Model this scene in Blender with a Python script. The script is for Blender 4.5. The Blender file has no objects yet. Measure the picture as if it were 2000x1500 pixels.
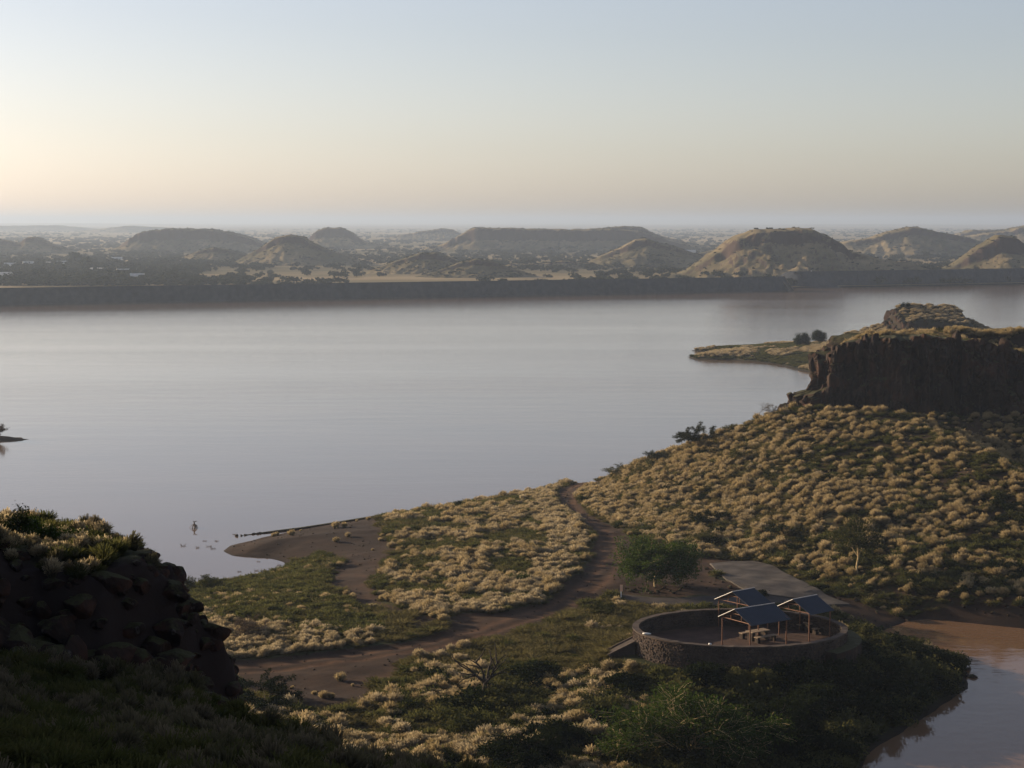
import bpy, math, random
import numpy as np
from math import radians as R, sin, cos, tan, pi

# ------------------------------------------------------------------ camera, sky, sun, exposure
SC = bpy.context.scene
COL = SC.collection
CAM_H = 38.0
FPX = 3600.0
PITCH = math.atan(320 / FPX)
cam_d = bpy.data.cameras.new('camera'); cam = bpy.data.objects.new('camera', cam_d); COL.objects.link(cam)
cam.location = (0, 0, CAM_H); cam.rotation_euler = (pi / 2 - PITCH, 0, 0)
cam_d.sensor_width = 36; cam_d.lens = FPX / 2000 * 36; cam_d.clip_start = 0.5; cam_d.clip_end = 90000
SC.camera = cam

SUN_AZ = 60.0      # degrees to the left of the view direction
SUN_EL = 13.5
world = bpy.data.worlds.new('World'); SC.world = world; world.use_nodes = True
wn = world.node_tree; wn.nodes.clear()
wo = wn.nodes.new('ShaderNodeOutputWorld'); wb = wn.nodes.new('ShaderNodeBackground'); ws = wn.nodes.new('ShaderNodeTexSky')
ws.sky_type = 'NISHITA'; ws.sun_disc = False; ws.sun_elevation = R(SUN_EL); ws.sun_rotation = R(-SUN_AZ)
ws.altitude = 1000; ws.air_density = 1.0; ws.dust_density = 2.2; ws.ozone_density = 1.2
wb.inputs['Strength'].default_value = 0.084
whs = wn.nodes.new('ShaderNodeHueSaturation'); whs.inputs['Saturation'].default_value = .66
wmx = wn.nodes.new('ShaderNodeMix'); wmx.data_type = 'RGBA'; wmx.blend_type = 'MULTIPLY'; wmx.inputs[0].default_value = 1; wmx.inputs[7].default_value = (1.01, .965, 1.03, 1)   # camera white balance
wn.links.new(ws.outputs[0], whs.inputs['Color']); wn.links.new(whs.outputs[0], wmx.inputs[6]); wn.links.new(wmx.outputs[2], wb.inputs[0]); wn.links.new(wb.outputs[0], wo.inputs[0])
sun_d = bpy.data.lights.new('sun', 'SUN'); sun_d.energy = 4.9; sun_d.angle = R(0.55); sun_d.color = (1.0, 0.78, 0.52)
sun = bpy.data.objects.new('sun', sun_d); COL.objects.link(sun)
sun.rotation_euler = (pi / 2 - R(SUN_EL), 0, R(SUN_AZ) + pi)
SC.view_settings.view_transform = 'Standard'; SC.view_settings.look = 'None'
SC.view_settings.gamma = 1; SC.view_settings.use_curve_mapping = False
SC.view_settings.exposure = 0.75
SC.cycles.use_denoising = True
SC.cycles.max_bounces = 8; SC.cycles.volume_bounces = 1; SC.cycles.transparent_max_bounces = 8
SC.cycles.diffuse_bounces = 2; SC.cycles.glossy_bounces = 3; SC.cycles.transmission_bounces = 3
HAZE_DENSITY = 0.00017
HAZE_COLOR = (0.46, 0.565, 0.73)
HAZE_ANISO = 0.35

rnd = random.Random(7)
rng = np.random.default_rng(11)

# ------------------------------------------------------------------ geometry helpers
def ray(px, py):
    a = (px - 1000) / FPX; b = (750 - py) / FPX
    return np.array([a, cos(PITCH) + b * sin(PITCH), -sin(PITCH) + b * cos(PITCH)])
def atz(px, py, z=0.0):
    r = ray(px, py); t = (z - CAM_H) / r[2]
    return np.array([r[0] * t, r[1] * t, z])
def atY(px, py, Y):
    r = ray(px, py); t = Y / r[1]
    return np.array([r[0] * t, Y, CAM_H + r[2] * t])
def proj(x, y, z):
    d = y * cos(PITCH) - (z - CAM_H) * sin(PITCH)
    u = y * sin(PITCH) + (z - CAM_H) * cos(PITCH)
    return 1000 + FPX * x / d, 750 - FPX * u / d

def _h(ix, iy, iz):
    n = (ix * 374761393 + iy * 668265263 + iz * 2147483647 + 1442695041).astype(np.int64) & 0xffffffff
    n = ((n ^ (n >> 13)) * 1274126177) & 0xffffffff
    n = (n ^ (n >> 16)) & 0xffffffff
    n = (n * 2246822519) & 0xffffffff
    n = n ^ (n >> 15)
    return n.astype(np.float64) / 4294967296.0
def noise(x, y, z=0.0):
    x, y, z = np.broadcast_arrays(np.asarray(x, float), np.asarray(y, float), np.asarray(z, float))
    ix, iy, iz = [np.floor(v).astype(np.int64) for v in (x, y, z)]
    fx, fy, fz = x - ix, y - iy, z - iz
    fx, fy, fz = [v * v * (3 - 2 * v) for v in (fx, fy, fz)]
    def L(a, b, t): return a + (b - a) * t
    c = [[[_h(ix + i, iy + j, iz + k) for k in (0, 1)] for j in (0, 1)] for i in (0, 1)]
    return L(L(L(c[0][0][0], c[1][0][0], fx), L(c[0][1][0], c[1][1][0], fx), fy),
             L(L(c[0][0][1], c[1][0][1], fx), L(c[0][1][1], c[1][1][1], fx), fy), fz) * 2 - 1
def fbm(x, y, z=0.0, o=4, g=0.5):
    s = 0; a = 1; n = 0
    for i in range(o):
        s = s + a * noise(np.asarray(x) * 2 ** i + 17.3 * i, np.asarray(y) * 2 ** i - 9.1 * i, np.asarray(z) * 2 ** i); n += a; a *= g
    return s / n
def sstep(a, b, x):
    t = np.clip((x - a) / (b - a), 0, 1); return t * t * (3 - 2 * t)
def sdf(P, x, y):
    """signed distance to polygon P (N,2), positive inside"""
    x = np.asarray(x, float); y = np.asarray(y, float)
    d = np.full(x.shape, 1e18); ins = np.zeros(x.shape, bool)
    n = len(P)
    for i in range(n):
        ax, ay = P[i][0], P[i][1]; bx, by = P[(i + 1) % n][0], P[(i + 1) % n][1]
        ex, ey = bx - ax, by - ay; wx, wy = x - ax, y - ay
        t = np.clip((wx * ex + wy * ey) / max(ex * ex + ey * ey, 1e-12), 0, 1)
        d = np.minimum(d, (wx - ex * t) ** 2 + (wy - ey * t) ** 2)
        c = ((ay <= y) & (by > y)) | ((by <= y) & (ay > y))
        with np.errstate(divide='ignore', invalid='ignore'):
            xi = ax + (y - ay) / (by - ay if by != ay else 1e-9) * ex
        ins ^= c & (x < xi)
    d = np.sqrt(d)
    return np.where(ins, d, -d)

def tag(o, label=None, cat=None, group=None, kind=None):
    if label: o['label'] = label
    if cat: o['category'] = cat
    if group: o['group'] = group
    if kind: o['kind'] = kind
    return o
def obj(name, me, mat=None, parent=None, loc=None):
    if mat is not None and not me.materials: me.materials.append(mat)
    o = bpy.data.objects.new(name, me); COL.objects.link(o)
    if parent: o.parent = parent
    if loc is not None: o.location = loc
    return o
def empty(name, loc, rz=0.0):
    o = bpy.data.objects.new(name, None); COL.objects.link(o); o.location = loc; o.rotation_euler = (0, 0, rz); o.empty_display_size = 0.2
    return o
def np_mesh(name, V, F, smooth=True):
    """F: (n,k) array of same-size faces"""
    me = bpy.data.meshes.new(name)
    V = np.asarray(V, np.float32); F = np.asarray(F, np.int32)
    me.vertices.add(len(V)); me.vertices.foreach_set('co', V.ravel())
    k = F.shape[1]
    me.loops.add(F.size); me.loops.foreach_set('vertex_index', F.ravel())
    me.polygons.add(len(F)); me.polygons.foreach_set('loop_start', np.arange(0, F.size, k, dtype=np.int32))
    me.polygons.foreach_set('loop_total', np.full(len(F), k, np.int32))
    me.polygons.foreach_set('use_smooth', np.full(len(F), smooth, bool))
    me.update(calc_edges=True); me.validate()
    return me
def grid_faces(nu, nv):
    i = np.arange(nu - 1)[:, None] * nv + np.arange(nv - 1)[None, :]
    return np.stack([i, i + nv, i + nv + 1, i + 1], -1).reshape(-1, 4)
def add_attr(me, name, vals):
    a = me.attributes.new(name, 'FLOAT', 'POINT'); a.data.foreach_set('value', np.asarray(vals, np.float32).ravel())

class MB:
    """collects boxes, tubes and prisms"""
    def __init__(s): s.v = []; s.f = []
    def add(s, V, F):
        n = len(s.v); s.v += [tuple(p) for p in V]; s.f += [tuple(n + i for i in f) for f in F]
    def box(s, c, d, rz=0.0, ax=None):
        hx, hy, hz = d[0] / 2, d[1] / 2, d[2] / 2; V = []
        for sx in (-1, 1):
            for sy in (-1, 1):
                for sz in (-1, 1):
                    x, y, z = sx * hx, sy * hy, sz * hz
                    V.append((c[0] + x * cos(rz) - y * sin(rz), c[1] + x * sin(rz) + y * cos(rz), c[2] + z))
        s.add(V, [(0, 1, 3, 2), (4, 6, 7, 5), (0, 4, 5, 1), (2, 3, 7, 6), (0, 2, 6, 4), (1, 5, 7, 3)])
    def tube(s, pts, rad, n=6, cap=True):
        pts = [np.array(p, float) for p in pts]; m = len(pts)
        if not hasattr(rad, '__len__'): rad = [rad] * m
        V = []; prev = None
        for i, p in enumerate(pts):
            t = pts[min(i + 1, m - 1)] - pts[max(i - 1, 0)]; t = t / (np.linalg.norm(t) + 1e-9)
            if prev is None:
                a = np.array([0, 0, 1.]) if abs(t[2]) < .9 else np.array([1., 0, 0]); u = np.cross(t, a)
            else: u = prev - t * np.dot(prev, t)
            u = u / (np.linalg.norm(u) + 1e-9); prev = u; w = np.cross(t, u)
            for k in range(n):
                a = 2 * pi * k / n; V.append(p + rad[i] * (u * cos(a) + w * sin(a)))
        F = [(i * n + k, i * n + (k + 1) % n, (i + 1) * n + (k + 1) % n, (i + 1) * n + k) for i in range(m - 1) for k in range(n)]
        if cap: F += [tuple(range(n))[::-1], tuple((m - 1) * n + k for k in range(n))]
        s.add(V, F)
    def beam(s, a, b, w, h):
        """rectangular beam a->b, w across, h up"""
        a = np.array(a, float); b = np.array(b, float); t = b - a; t /= np.linalg.norm(t)
        up = np.array([0, 0, 1.]) if abs(t[2]) < .95 else np.array([0, 1., 0])
        u = np.cross(t, up); u /= np.linalg.norm(u); w_ = np.cross(u, t)
        V = [p + su * u * w / 2 + sw * w_ * h / 2 for p in (a, b) for su, sw in ((-1, -1), (1, -1), (1, 1), (-1, 1))]
        s.add(V, [(3, 2, 1, 0), (4, 5, 6, 7), (0, 1, 5, 4), (1, 2, 6, 5), (2, 3, 7, 6), (3, 0, 4, 7)])
    def mesh(s, name, smooth=False):
        me = bpy.data.meshes.new(name); me.from_pydata([tuple(map(float, p)) for p in s.v], [], s.f)
        me.polygons.foreach_set('use_smooth', [smooth] * len(me.polygons)); me.update(); return me
    def build(s, name, mat, parent=None, smooth=False): return obj(name, s.mesh(name, smooth), mat, parent)

# ------------------------------------------------------------------ materials
def sc_(c, k): return tuple(v * k for v in c)
def new_mat(name):
    m = bpy.data.materials.new(name); m.use_nodes = True; n = m.node_tree; n.nodes.clear()
    out = n.nodes.new('ShaderNodeOutputMaterial'); return m, n, out
class N:
    def __init__(s, nt): s.t = nt
    def node(s, ty, **kw):
        n = s.t.nodes.new(ty)
        for k, v in kw.items(): setattr(n, k, v)
        return n
    def link(s, a, b): s.t.links.new(a, b)
    def coord(s, scale=(1, 1, 1), kind='Object'):
        c = s.node('ShaderNodeTexCoord'); m = s.node('ShaderNodeMapping'); m.inputs['Scale'].default_value = scale
        s.link(c.outputs[kind], m.inputs[0]); return m.outputs[0]
    def noise(s, vec, scale, detail=4, rough=.55, dist=0.0):
        n = s.node('ShaderNodeTexNoise'); n.inputs['Scale'].default_value = scale; n.inputs['Detail'].default_value = detail
        n.inputs['Roughness'].default_value = rough; n.inputs['Distortion'].default_value = dist; s.link(vec, n.inputs['Vector']); return n.outputs[0]
    def ramp(s, fac, pts):
        r = s.node('ShaderNodeValToRGB'); e = r.color_ramp.elements
        while len(e) < len(pts): e.new(.5)
        for q, (p, c) in zip(e, pts):
            q.position = p; q.color = (*c, 1) if hasattr(c, '__len__') else (c, c, c, 1)
        s.link(fac, r.inputs[0]); return r.outputs[0]
    def mix(s, fac, a, b):
        m = s.node('ShaderNodeMix', data_type='RGBA')
        if hasattr(fac, 'links'): s.link(fac, m.inputs[0])
        else: m.inputs[0].default_value = fac
        for q, i in ((a, 6), (b, 7)):
            if hasattr(q, 'links'): s.link(q, m.inputs[i])
            else: m.inputs[i].default_value = (*q, 1)
        return m.outputs[2]
    def math(s, op, a, b=0.0, clamp=False):
        m = s.node('ShaderNodeMath', operation=op, use_clamp=clamp)
        for q, i in ((a, 0), (b, 1)):
            if hasattr(q, 'links'): s.link(q, m.inputs[i])
            else: m.inputs[i].default_value = q
        return m.outputs[0]
    def attr(s, name):
        a = s.node('ShaderNodeAttribute', attribute_name=name); return a.outputs['Fac']
    def bump(s, h, strength, dist):
        b = s.node('ShaderNodeBump'); b.inputs['Strength'].default_value = strength; b.inputs['Distance'].default_value = dist
        s.link(h, b.inputs['Height']); return b.outputs[0]
    def bsdf(s, out, color, rough=.9, spec=.2, normal=None, metal=0.0):
        p = s.node('ShaderNodeBsdfPrincipled')
        if hasattr(color, 'links'): s.link(color, p.inputs['Base Color'])
        else: p.inputs['Base Color'].default_value = (*color, 1)
        if hasattr(rough, 'links'): s.link(rough, p.inputs['Roughness'])
        else: p.inputs['Roughness'].default_value = rough
        p.inputs['Specular IOR Level'].default_value = spec; p.inputs['Metallic'].default_value = metal
        if normal is not None: s.link(normal, p.inputs['Normal'])
        if out is not None: s.link(p.outputs[0], out.inputs[0])
        return p

def mat_simple(name, c1, c2, scale=3.0, rough=.85, bump=.3, bdist=.03, spec=.2, metal=0.0, stretch=(1, 1, 1)):
    m, t, out = new_mat(name); n = N(t); v = n.coord(stretch)
    a = n.noise(v, scale, 6, .6); f = n.ramp(a, [(.35, c1), (.65, c2)])
    b = n.noise(v, scale * 6, 4, .6)
    n.bsdf(out, f, rough, spec, n.bump(b, bump, bdist), metal); return m
def mat_leaf(name, c1, c2, trans=.45, alpha_t=None):
    """thin leaf: diffuse + translucent, tinted by plant"""
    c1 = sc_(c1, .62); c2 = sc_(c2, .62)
    m, t, out = new_mat(name); n = N(t)
    oi = n.node('ShaderNodeObjectInfo'); v = n.coord((1, 1, 1))
    a = n.noise(v, 2.2, 2, .5); a = n.math('ADD', n.math('MULTIPLY', a, .7), n.math('MULTIPLY', oi.outputs['Random'], .45))
    c = n.ramp(a, [(.25, c1), (.75, c2)])
    d = n.node('ShaderNodeBsdfDiffuse'); tr = n.node('ShaderNodeBsdfTranslucent'); mx = n.node('ShaderNodeMixShader')
    n.link(c, d.inputs[0]); n.link(c, tr.inputs[0]); mx.inputs[0].default_value = trans
    n.link(d.outputs[0], mx.inputs[1]); n.link(tr.outputs[0], mx.inputs[2]); n.link(mx.outputs[0], out.inputs[0]); return m
def mat_tuft(name, base, tip, tip2, trans=.5, h=0.7):
    """grass: stems green-brown, seed heads pale (the plant's own colour from foot to tip)"""
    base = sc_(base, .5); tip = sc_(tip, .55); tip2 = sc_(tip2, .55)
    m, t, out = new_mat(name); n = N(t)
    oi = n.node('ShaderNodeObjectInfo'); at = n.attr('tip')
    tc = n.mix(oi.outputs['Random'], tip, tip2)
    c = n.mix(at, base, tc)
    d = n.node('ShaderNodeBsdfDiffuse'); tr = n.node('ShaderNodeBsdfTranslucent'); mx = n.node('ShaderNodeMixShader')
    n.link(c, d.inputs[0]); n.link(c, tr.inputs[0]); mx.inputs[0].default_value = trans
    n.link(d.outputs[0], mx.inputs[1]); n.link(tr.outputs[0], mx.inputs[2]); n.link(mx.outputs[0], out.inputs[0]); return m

def mat_ground():
    m, t, out = new_mat('ground_soil_and_grass'); n = N(t); v = n.coord()
    n1 = n.noise(v, .35, 6, .6); n2 = n.noise(v, 2.0, 6, .65); n3 = n.noise(v, 9, 4, .6)
    grass = n.ramp(n.math('ADD', n.math('MULTIPLY', n1, .5), n.math('MULTIPLY', n2, .5)), [(.38, (.024, .024, .010)), (.52, (.050, .044, .018)), (.66, (.10, .078, .036))])
    green = n.ramp(n2, [(.35, (.016, .021, .008)), (.7, (.045, .050, .017))])
    g = n.mix(n.attr('green'), grass, green)
    soil = n.ramp(n.math('ADD', n.math('MULTIPLY', n1, .6), n.math('MULTIPLY', n3, .4)), [(.35, (.026, .016, .011)), (.52, (.050, .029, .018)), (.68, (.095, .052, .029))])
    soil = n.mix(n.ramp(n.noise(v, .09, 5, .6), [(.42, 0.0), (.62, .75)]), soil, (.030, .019, .013))
    soil = n.mix(n.math('MULTIPLY', n.attr('rut'), n.ramp(n2, [(.35, .3), (.6, .85)]), True), soil, (.125, .066, .036))
    dm = n.math('ADD', n.attr('dirt'), n.math('MULTIPLY', n.math('SUBTRACT', n2, .5), 1.2))
    dm = n.ramp(dm, [(.40, 0.0), (.62, 1.0)])
    c = n.mix(dm, g, soil)
    c = n.mix(n.attr('wet'), c, (.020, .014, .012))
    c = n.mix(n.math('MULTIPLY', n.attr('rock'), n.ramp(n2, [(.3, .45), (.6, 1.0)]), True), c, (.026, .018, .015))
    h = n.math('ADD', n.math('MULTIPLY', n2, .6), n.math('MULTIPLY', n3, .4))
    n.bsdf(out, c, .95, .1, n.bump(h, .6, .12)); return m
def mat_rock(name='basalt_rock', k=1.0):
    m, t, out = new_mat(name); n = N(t); v = n.coord((1, 1, .45)); v2 = n.coord()
    n1 = n.noise(v, .9, 8, .65, .6); n2 = n.noise(v2, .35, 5, .6); n3 = n.noise(v, 5, 6, .7)
    c = n.ramp(n1, [(.30, (.022 * k, .015 * k, .012 * k)), (.48, (.062 * k, .038 * k, .028 * k)), (.60, (.105 * k, .062 * k, .042 * k)), (.75, (.18 * k, .13 * k, .095 * k))])
    c = n.mix(n.ramp(n2, [(.52, 0.0), (.66, .7)]), c, (.15 * k, .062 * k, .035 * k))
    geo = n.node('ShaderNodeNewGeometry'); sep = n.node('ShaderNodeSeparateXYZ'); n.link(geo.outputs['Normal'], sep.inputs[0])
    up = n.ramp(n.math('ADD', sep.outputs[2], n.math('MULTIPLY', n.math('SUBTRACT', n3, .5), .8)), [(.72, 0.0), (.9, 1.0)])
    c = n.mix(up, c, (.050, .048, .020))
    strk = n.noise(n.coord((1.2, 1.2, .10)), 1.6, 3, .5); c = n.mix(n.ramp(strk, [(.66, 0.0), (.74, .5)]), c, (.30 * k, .26 * k, .23 * k))
    vo = n.node('ShaderNodeTexVoronoi'); vo.inputs['Scale'].default_value = 1.2; n.link(v, vo.inputs['Vector'])
    h = n.math('ADD', n.math('MULTIPLY', n1, .7), n.math('ADD', n.math('MULTIPLY', vo.outputs[0], .5), n.math('MULTIPLY', n3, .25)))
    n.bsdf(out, c, .9, .15, n.bump(h, .9, .35)); return m
def mat_far(name='far_veld', sc=1.0):
    """hills beyond the dam: straw grass, dark bush, rock where steep"""
    m, t, out = new_mat(name); n = N(t); v = n.coord()
    n1 = n.noise(v, .012 * sc, 6, .6); n2 = n.noise(v, .07 * sc, 7, .7); n3 = n.noise(v, .35 * sc, 4, .6)
    g = n.ramp(n1, [(.38, (.085, .075, .040)), (.52, (.17, .135, .075)), (.64, (.26, .205, .118))])
    c = n.mix(n.ramp(n2, [(.50, 0.0), (.64, .62)]), g, (.055, .052, .028))
    geo = n.node('ShaderNodeNewGeometry'); sep = n.node('ShaderNodeSeparateXYZ'); n.link(geo.outputs['True Normal'], sep.inputs[0])
    st = n.ramp(n.math('ADD', sep.outputs[2], n.math('MULTIPLY', n.math('SUBTRACT', n3, .5), .35)), [(.64, 1.0), (.80, 0.0)])
    c = n.mix(st, c, (.062, .042, .034))
    n.bsdf(out, c, .95, .05, n.bump(n.math('ADD', n2, n3), .5, 1.2)); return m
def mat_plain():
    m, t, out = new_mat('plain_veld'); n = N(t); v = n.coord(); vs = n.coord((.35, 1, 1))
    n1 = n.noise(vs, .004, 6, .6); n2 = n.noise(vs, .03, 7, .7); n3 = n.noise(v, .0006, 5, .6)
    g = n.ramp(n1, [(.38, (.12, .10, .052)), (.50, (.24, .185, .10)), (.62, (.35, .27, .155))])
    c = n.mix(n.ramp(n2, [(.52, 0.0), (.66, .6)]), g, (.065, .063, .034))
    c = n.mix(n.ramp(n3, [(.45, 0.0), (.6, .6)]), c, (.07, .068, .036))
    n.bsdf(out, c, .95, .05); return m
def mat_water():
    m, t, out = new_mat('lake_water'); n = N(t)
    v = n.coord((.55, 1, 1)); v2 = n.coord((.25, 1, 1))
    w1 = n.noise(v, .9, 3, .5, .3); w2 = n.noise(v, 3.6, 2, .5); w3 = n.noise(v2, .16, 3, .5)
    h = n.math('ADD', n.math('MULTIPLY', w1, .55), n.math('ADD', n.math('MULTIPLY', w2, .10), n.math('MULTIPLY', w3, .9)))
    patch = n.noise(n.coord((.12, 1, 1)), .018, 4, .55, .4)
    st = n.ramp(patch, [(.38, .62), (.62, 1.0)])
    tc = n.node('ShaderNodeTexCoord'); sp = n.node('ShaderNodeSeparateXYZ'); n.link(tc.outputs['Object'], sp.inputs[0])
    mr = n.node('ShaderNodeMapRange'); n.link(sp.outputs[1], mr.inputs[0]); mr.inputs[1].default_value = 215; mr.inputs[2].default_value = 420; mr.inputs[3].default_value = .09; mr.inputs[4].default_value = 1.0
    st = n.math('MULTIPLY', st, mr.outputs[0])
    b = n.node('ShaderNodeBump'); b.inputs['Distance'].default_value = .15; n.link(h, b.inputs['Height']); n.link(n.math('MULTIPLY', st, .55), b.inputs['Strength'])
    mud = n.ramp(n.noise(n.coord((.5, 1, 1)), .05, 4, .5), [(.35, (.125, .078, .046)), (.65, (.15, .095, .056))])
    rg = n.math('ADD', n.math('MULTIPLY', st, .06), .05)
    m1 = n.node('ShaderNodeMapRange'); n.link(sp.outputs[0], m1.inputs[0]); m1.inputs[1].default_value = 14; m1.inputs[2].default_value = 30
    m2 = n.node('ShaderNodeMapRange'); n.link(sp.outputs[1], m2.inputs[0]); m2.inputs[1].default_value = 225; m2.inputs[2].default_value = 200
    bay = n.math('MULTIPLY', m1.outputs[0], m2.outputs[0], True)
    n.link(n.math('MULTIPLY', n.math('ADD', st, n.math('MULTIPLY', bay, .22)), .55), b.inputs['Strength'])
    mud = n.mix(bay, mud, (.165, .098, .056))
    p = n.bsdf(out, mud, rg, .5, b.outputs[0]); n.link(n.math('SUBTRACT', 1.33, n.math('MULTIPLY', bay, .08)), p.inputs['IOR']); return m

M = dict(
    ground=mat_ground(), rock=mat_rock(k=.42), far=mat_far(), plain=mat_plain(), water=mat_water(),
    dam=mat_simple('dam_riprap', (.028, .032, .040), (.050, .055, .066), .35, .95, .8, 1.0, .05),
    concrete=mat_simple('weathered_concrete', (.040, .034, .030), (.095, .080, .068), .45, .9, .3, .02),
    asphalt=mat_simple('gravel_paving', (.038, .031, .028), (.062, .05, .044), .9, .95, .4, .03),
    floor=mat_simple('pad_gravel', (.050, .028, .021), (.085, .050, .037), .8, .95, .6, .05),
    stone=mat_simple('wall_stone', (.013, .010, .008), (.085, .055, .040), .9, .85, .5, .03),
    mortar=mat_simple('wall_mortar', (.035, .026, .022), (.06, .045, .038), 2, .95, .3, .02),
    coping=mat_simple('wall_coping', (.045, .033, .026), (.09, .065, .05), 1.2, .9, .4, .03),
    roof=mat_simple('blue_roof_sheet', (.012, .020, .036), (.017, .028, .050), .6, .7, .1, .01, .4),
    steel=mat_simple('rusty_red_steel', (.13, .055, .030), (.21, .095, .05), 4, .7, .2, .01, .3),
    galv=mat_simple('pale_ridge_metal', (.34, .31, .28), (.48, .44, .40), 3, .45, .1, .01, .5),
    timber=mat_simple('weathered_timber', (.20, .145, .10), (.34, .26, .18), 3, .85, .3, .01, stretch=(1, 6, 1)),
    bark=mat_simple('grey_bark', (.07, .052, .04), (.15, .115, .09), 4, .9, .5, .03),
    darkbark=mat_simple('dark_bark', (.016, .012, .010), (.034, .026, .021), 4, .9, .5, .03),
    yellow_bark=mat_simple('yellow_bark', (.30, .22, .11), (.48, .36, .20), 3, .85, .4, .02),
    dead=mat_simple('dead_wood', (.10, .075, .058), (.20, .155, .12), 4, .9, .5, .02),
    white=mat_simple('white_paint', (.72, .70, .66), (.82, .80, .76), 1, .6, .1, .01),
    orange=mat_simple('faded_orange_paint', (.62, .34, .20), (.75, .48, .32), 2, .6, .1, .01),
    darkglass=mat_simple('window_glass', (.03, .035, .04), (.05, .055, .06), 1, .2, .05, .01, .5),
    tin=mat_simple('pale_roof', (.42, .40, .37), (.58, .55, .50), .5, .8, .1, .02, .1),
    acacia=mat_leaf('acacia_leaf', (.035, .062, .012), (.085, .125, .028), .35),
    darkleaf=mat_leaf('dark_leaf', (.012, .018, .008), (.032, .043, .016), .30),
    greyleaf=mat_leaf('grey_green_leaf', (.055, .062, .040), (.115, .12, .075), .30),
    drytwig=mat_leaf('dry_twig', (.085, .062, .045), (.16, .12, .085), .20),
    olive=mat_leaf('olive_leaf', (.050, .058, .020), (.13, .125, .045), .35),
    farleaf=mat_leaf('far_tree_leaf', (.022, .028, .016), (.050, .056, .028), .15),
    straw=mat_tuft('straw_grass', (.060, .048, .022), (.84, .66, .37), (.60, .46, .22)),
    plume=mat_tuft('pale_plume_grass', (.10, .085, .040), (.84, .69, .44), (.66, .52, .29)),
    tall=mat_tuft('tall_grass', (.030, .034, .014), (.34, .28, .18), (.17, .16, .08)),  # darker tips put the foreground slope's shade into the grass colour
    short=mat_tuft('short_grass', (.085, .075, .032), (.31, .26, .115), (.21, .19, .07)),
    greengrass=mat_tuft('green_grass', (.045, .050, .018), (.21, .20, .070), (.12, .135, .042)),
)

# ------------------------------------------------------------------ NEAR LAND: peninsula, right hillside, cliff plateau
def W(pts, z=0.0): return [tuple(atz(a, b, z)[:2]) for a, b in pts]
shore = W([(430, 1140), (480, 1130), (525, 1117), (560, 1105), (548, 1098), (520, 1091), (480, 1089), (452, 1086), (434, 1076),
           (450, 1066), (500, 1054), (560, 1040), (612, 1030), (700, 1016), (800, 1001), (900, 986), (1000, 971), (1060, 955), (1110, 940), (1170, 924)])
shore += [(22, 283), (34, 283), (45, 285), (60, 290), (110, 300), (150, 300), (150, 178)]
shore += W([(2300, 1222), (2000, 1216), (1880, 1211), (1810, 1207), (1770, 1214), (1735, 1228), (1710, 1240), (1730, 1256), (1790, 1268), (1850, 1288),
            (1890, 1315), (1893, 1345), (1830, 1382), (1760, 1430), (1695, 1472), (1680, 1500), (1690, 1600), (1500, 1900)])
shore += [(0, 70), (-60, 70), (-95, 150)]
shore += W([(0, 1215), (200, 1185), (330, 1157), (380, 1147)])
shore = np.array(shore)

ridge = [atY(1130, 948, 262), atY(1190, 931, 256), atY(1270, 896, 250), atY(1340, 871, 247), atY(1440, 836, 245), atY(1500, 812, 245), atY(1560, 796, 245),
         atY(1640, 800, 243), atY(1750, 806, 242), atY(1850, 812, 241), atY(2000, 815, 240), atY(2300, 800, 236), atY(2700, 800, 230)]
rX = np.array([p[0] for p in ridge]); rY = np.array([p[1] for p in ridge]); rZ = np.array([p[2] for p in ridge])
foot = W([(1108, 965), (1128, 975), (1150, 1000), (1215, 1034), (1370, 1082), (1500, 1098), (1700, 1150), (2000, 1185), (2300, 1195), (2700, 1195)], 2.0)
fX = np.array([p[0] for p in foot]); fY = np.array([p[1] for p in foot])
top = [atY(1585, 712, 252), atY(1610, 690, 251), atY(1640, 667, 251), atY(1700, 654, 251), atY(1800, 652, 250), atY(1900, 667, 249), atY(2000, 690, 247), atY(2300, 690, 243)]
tX = np.array([p[0] for p in top]); tZ = np.array([p[2] for p in top])
pC = atz(1446, 1226, 5.2); PAD = (pC[0], pC[1] + .4); PA, PB = 8.65, 7.1; PAD_Z = 3.8; RIM_Z = 5.2; PROT = R(3)
def pad_d(x, y):
    dx, dy = x - PAD[0], y - PAD[1]; u = dx * cos(PROT) + dy * sin(PROT); v = -dx * sin(PROT) + dy * cos(PROT)
    return np.sqrt((u / PA) ** 2 + (v / PB) ** 2)
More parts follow.
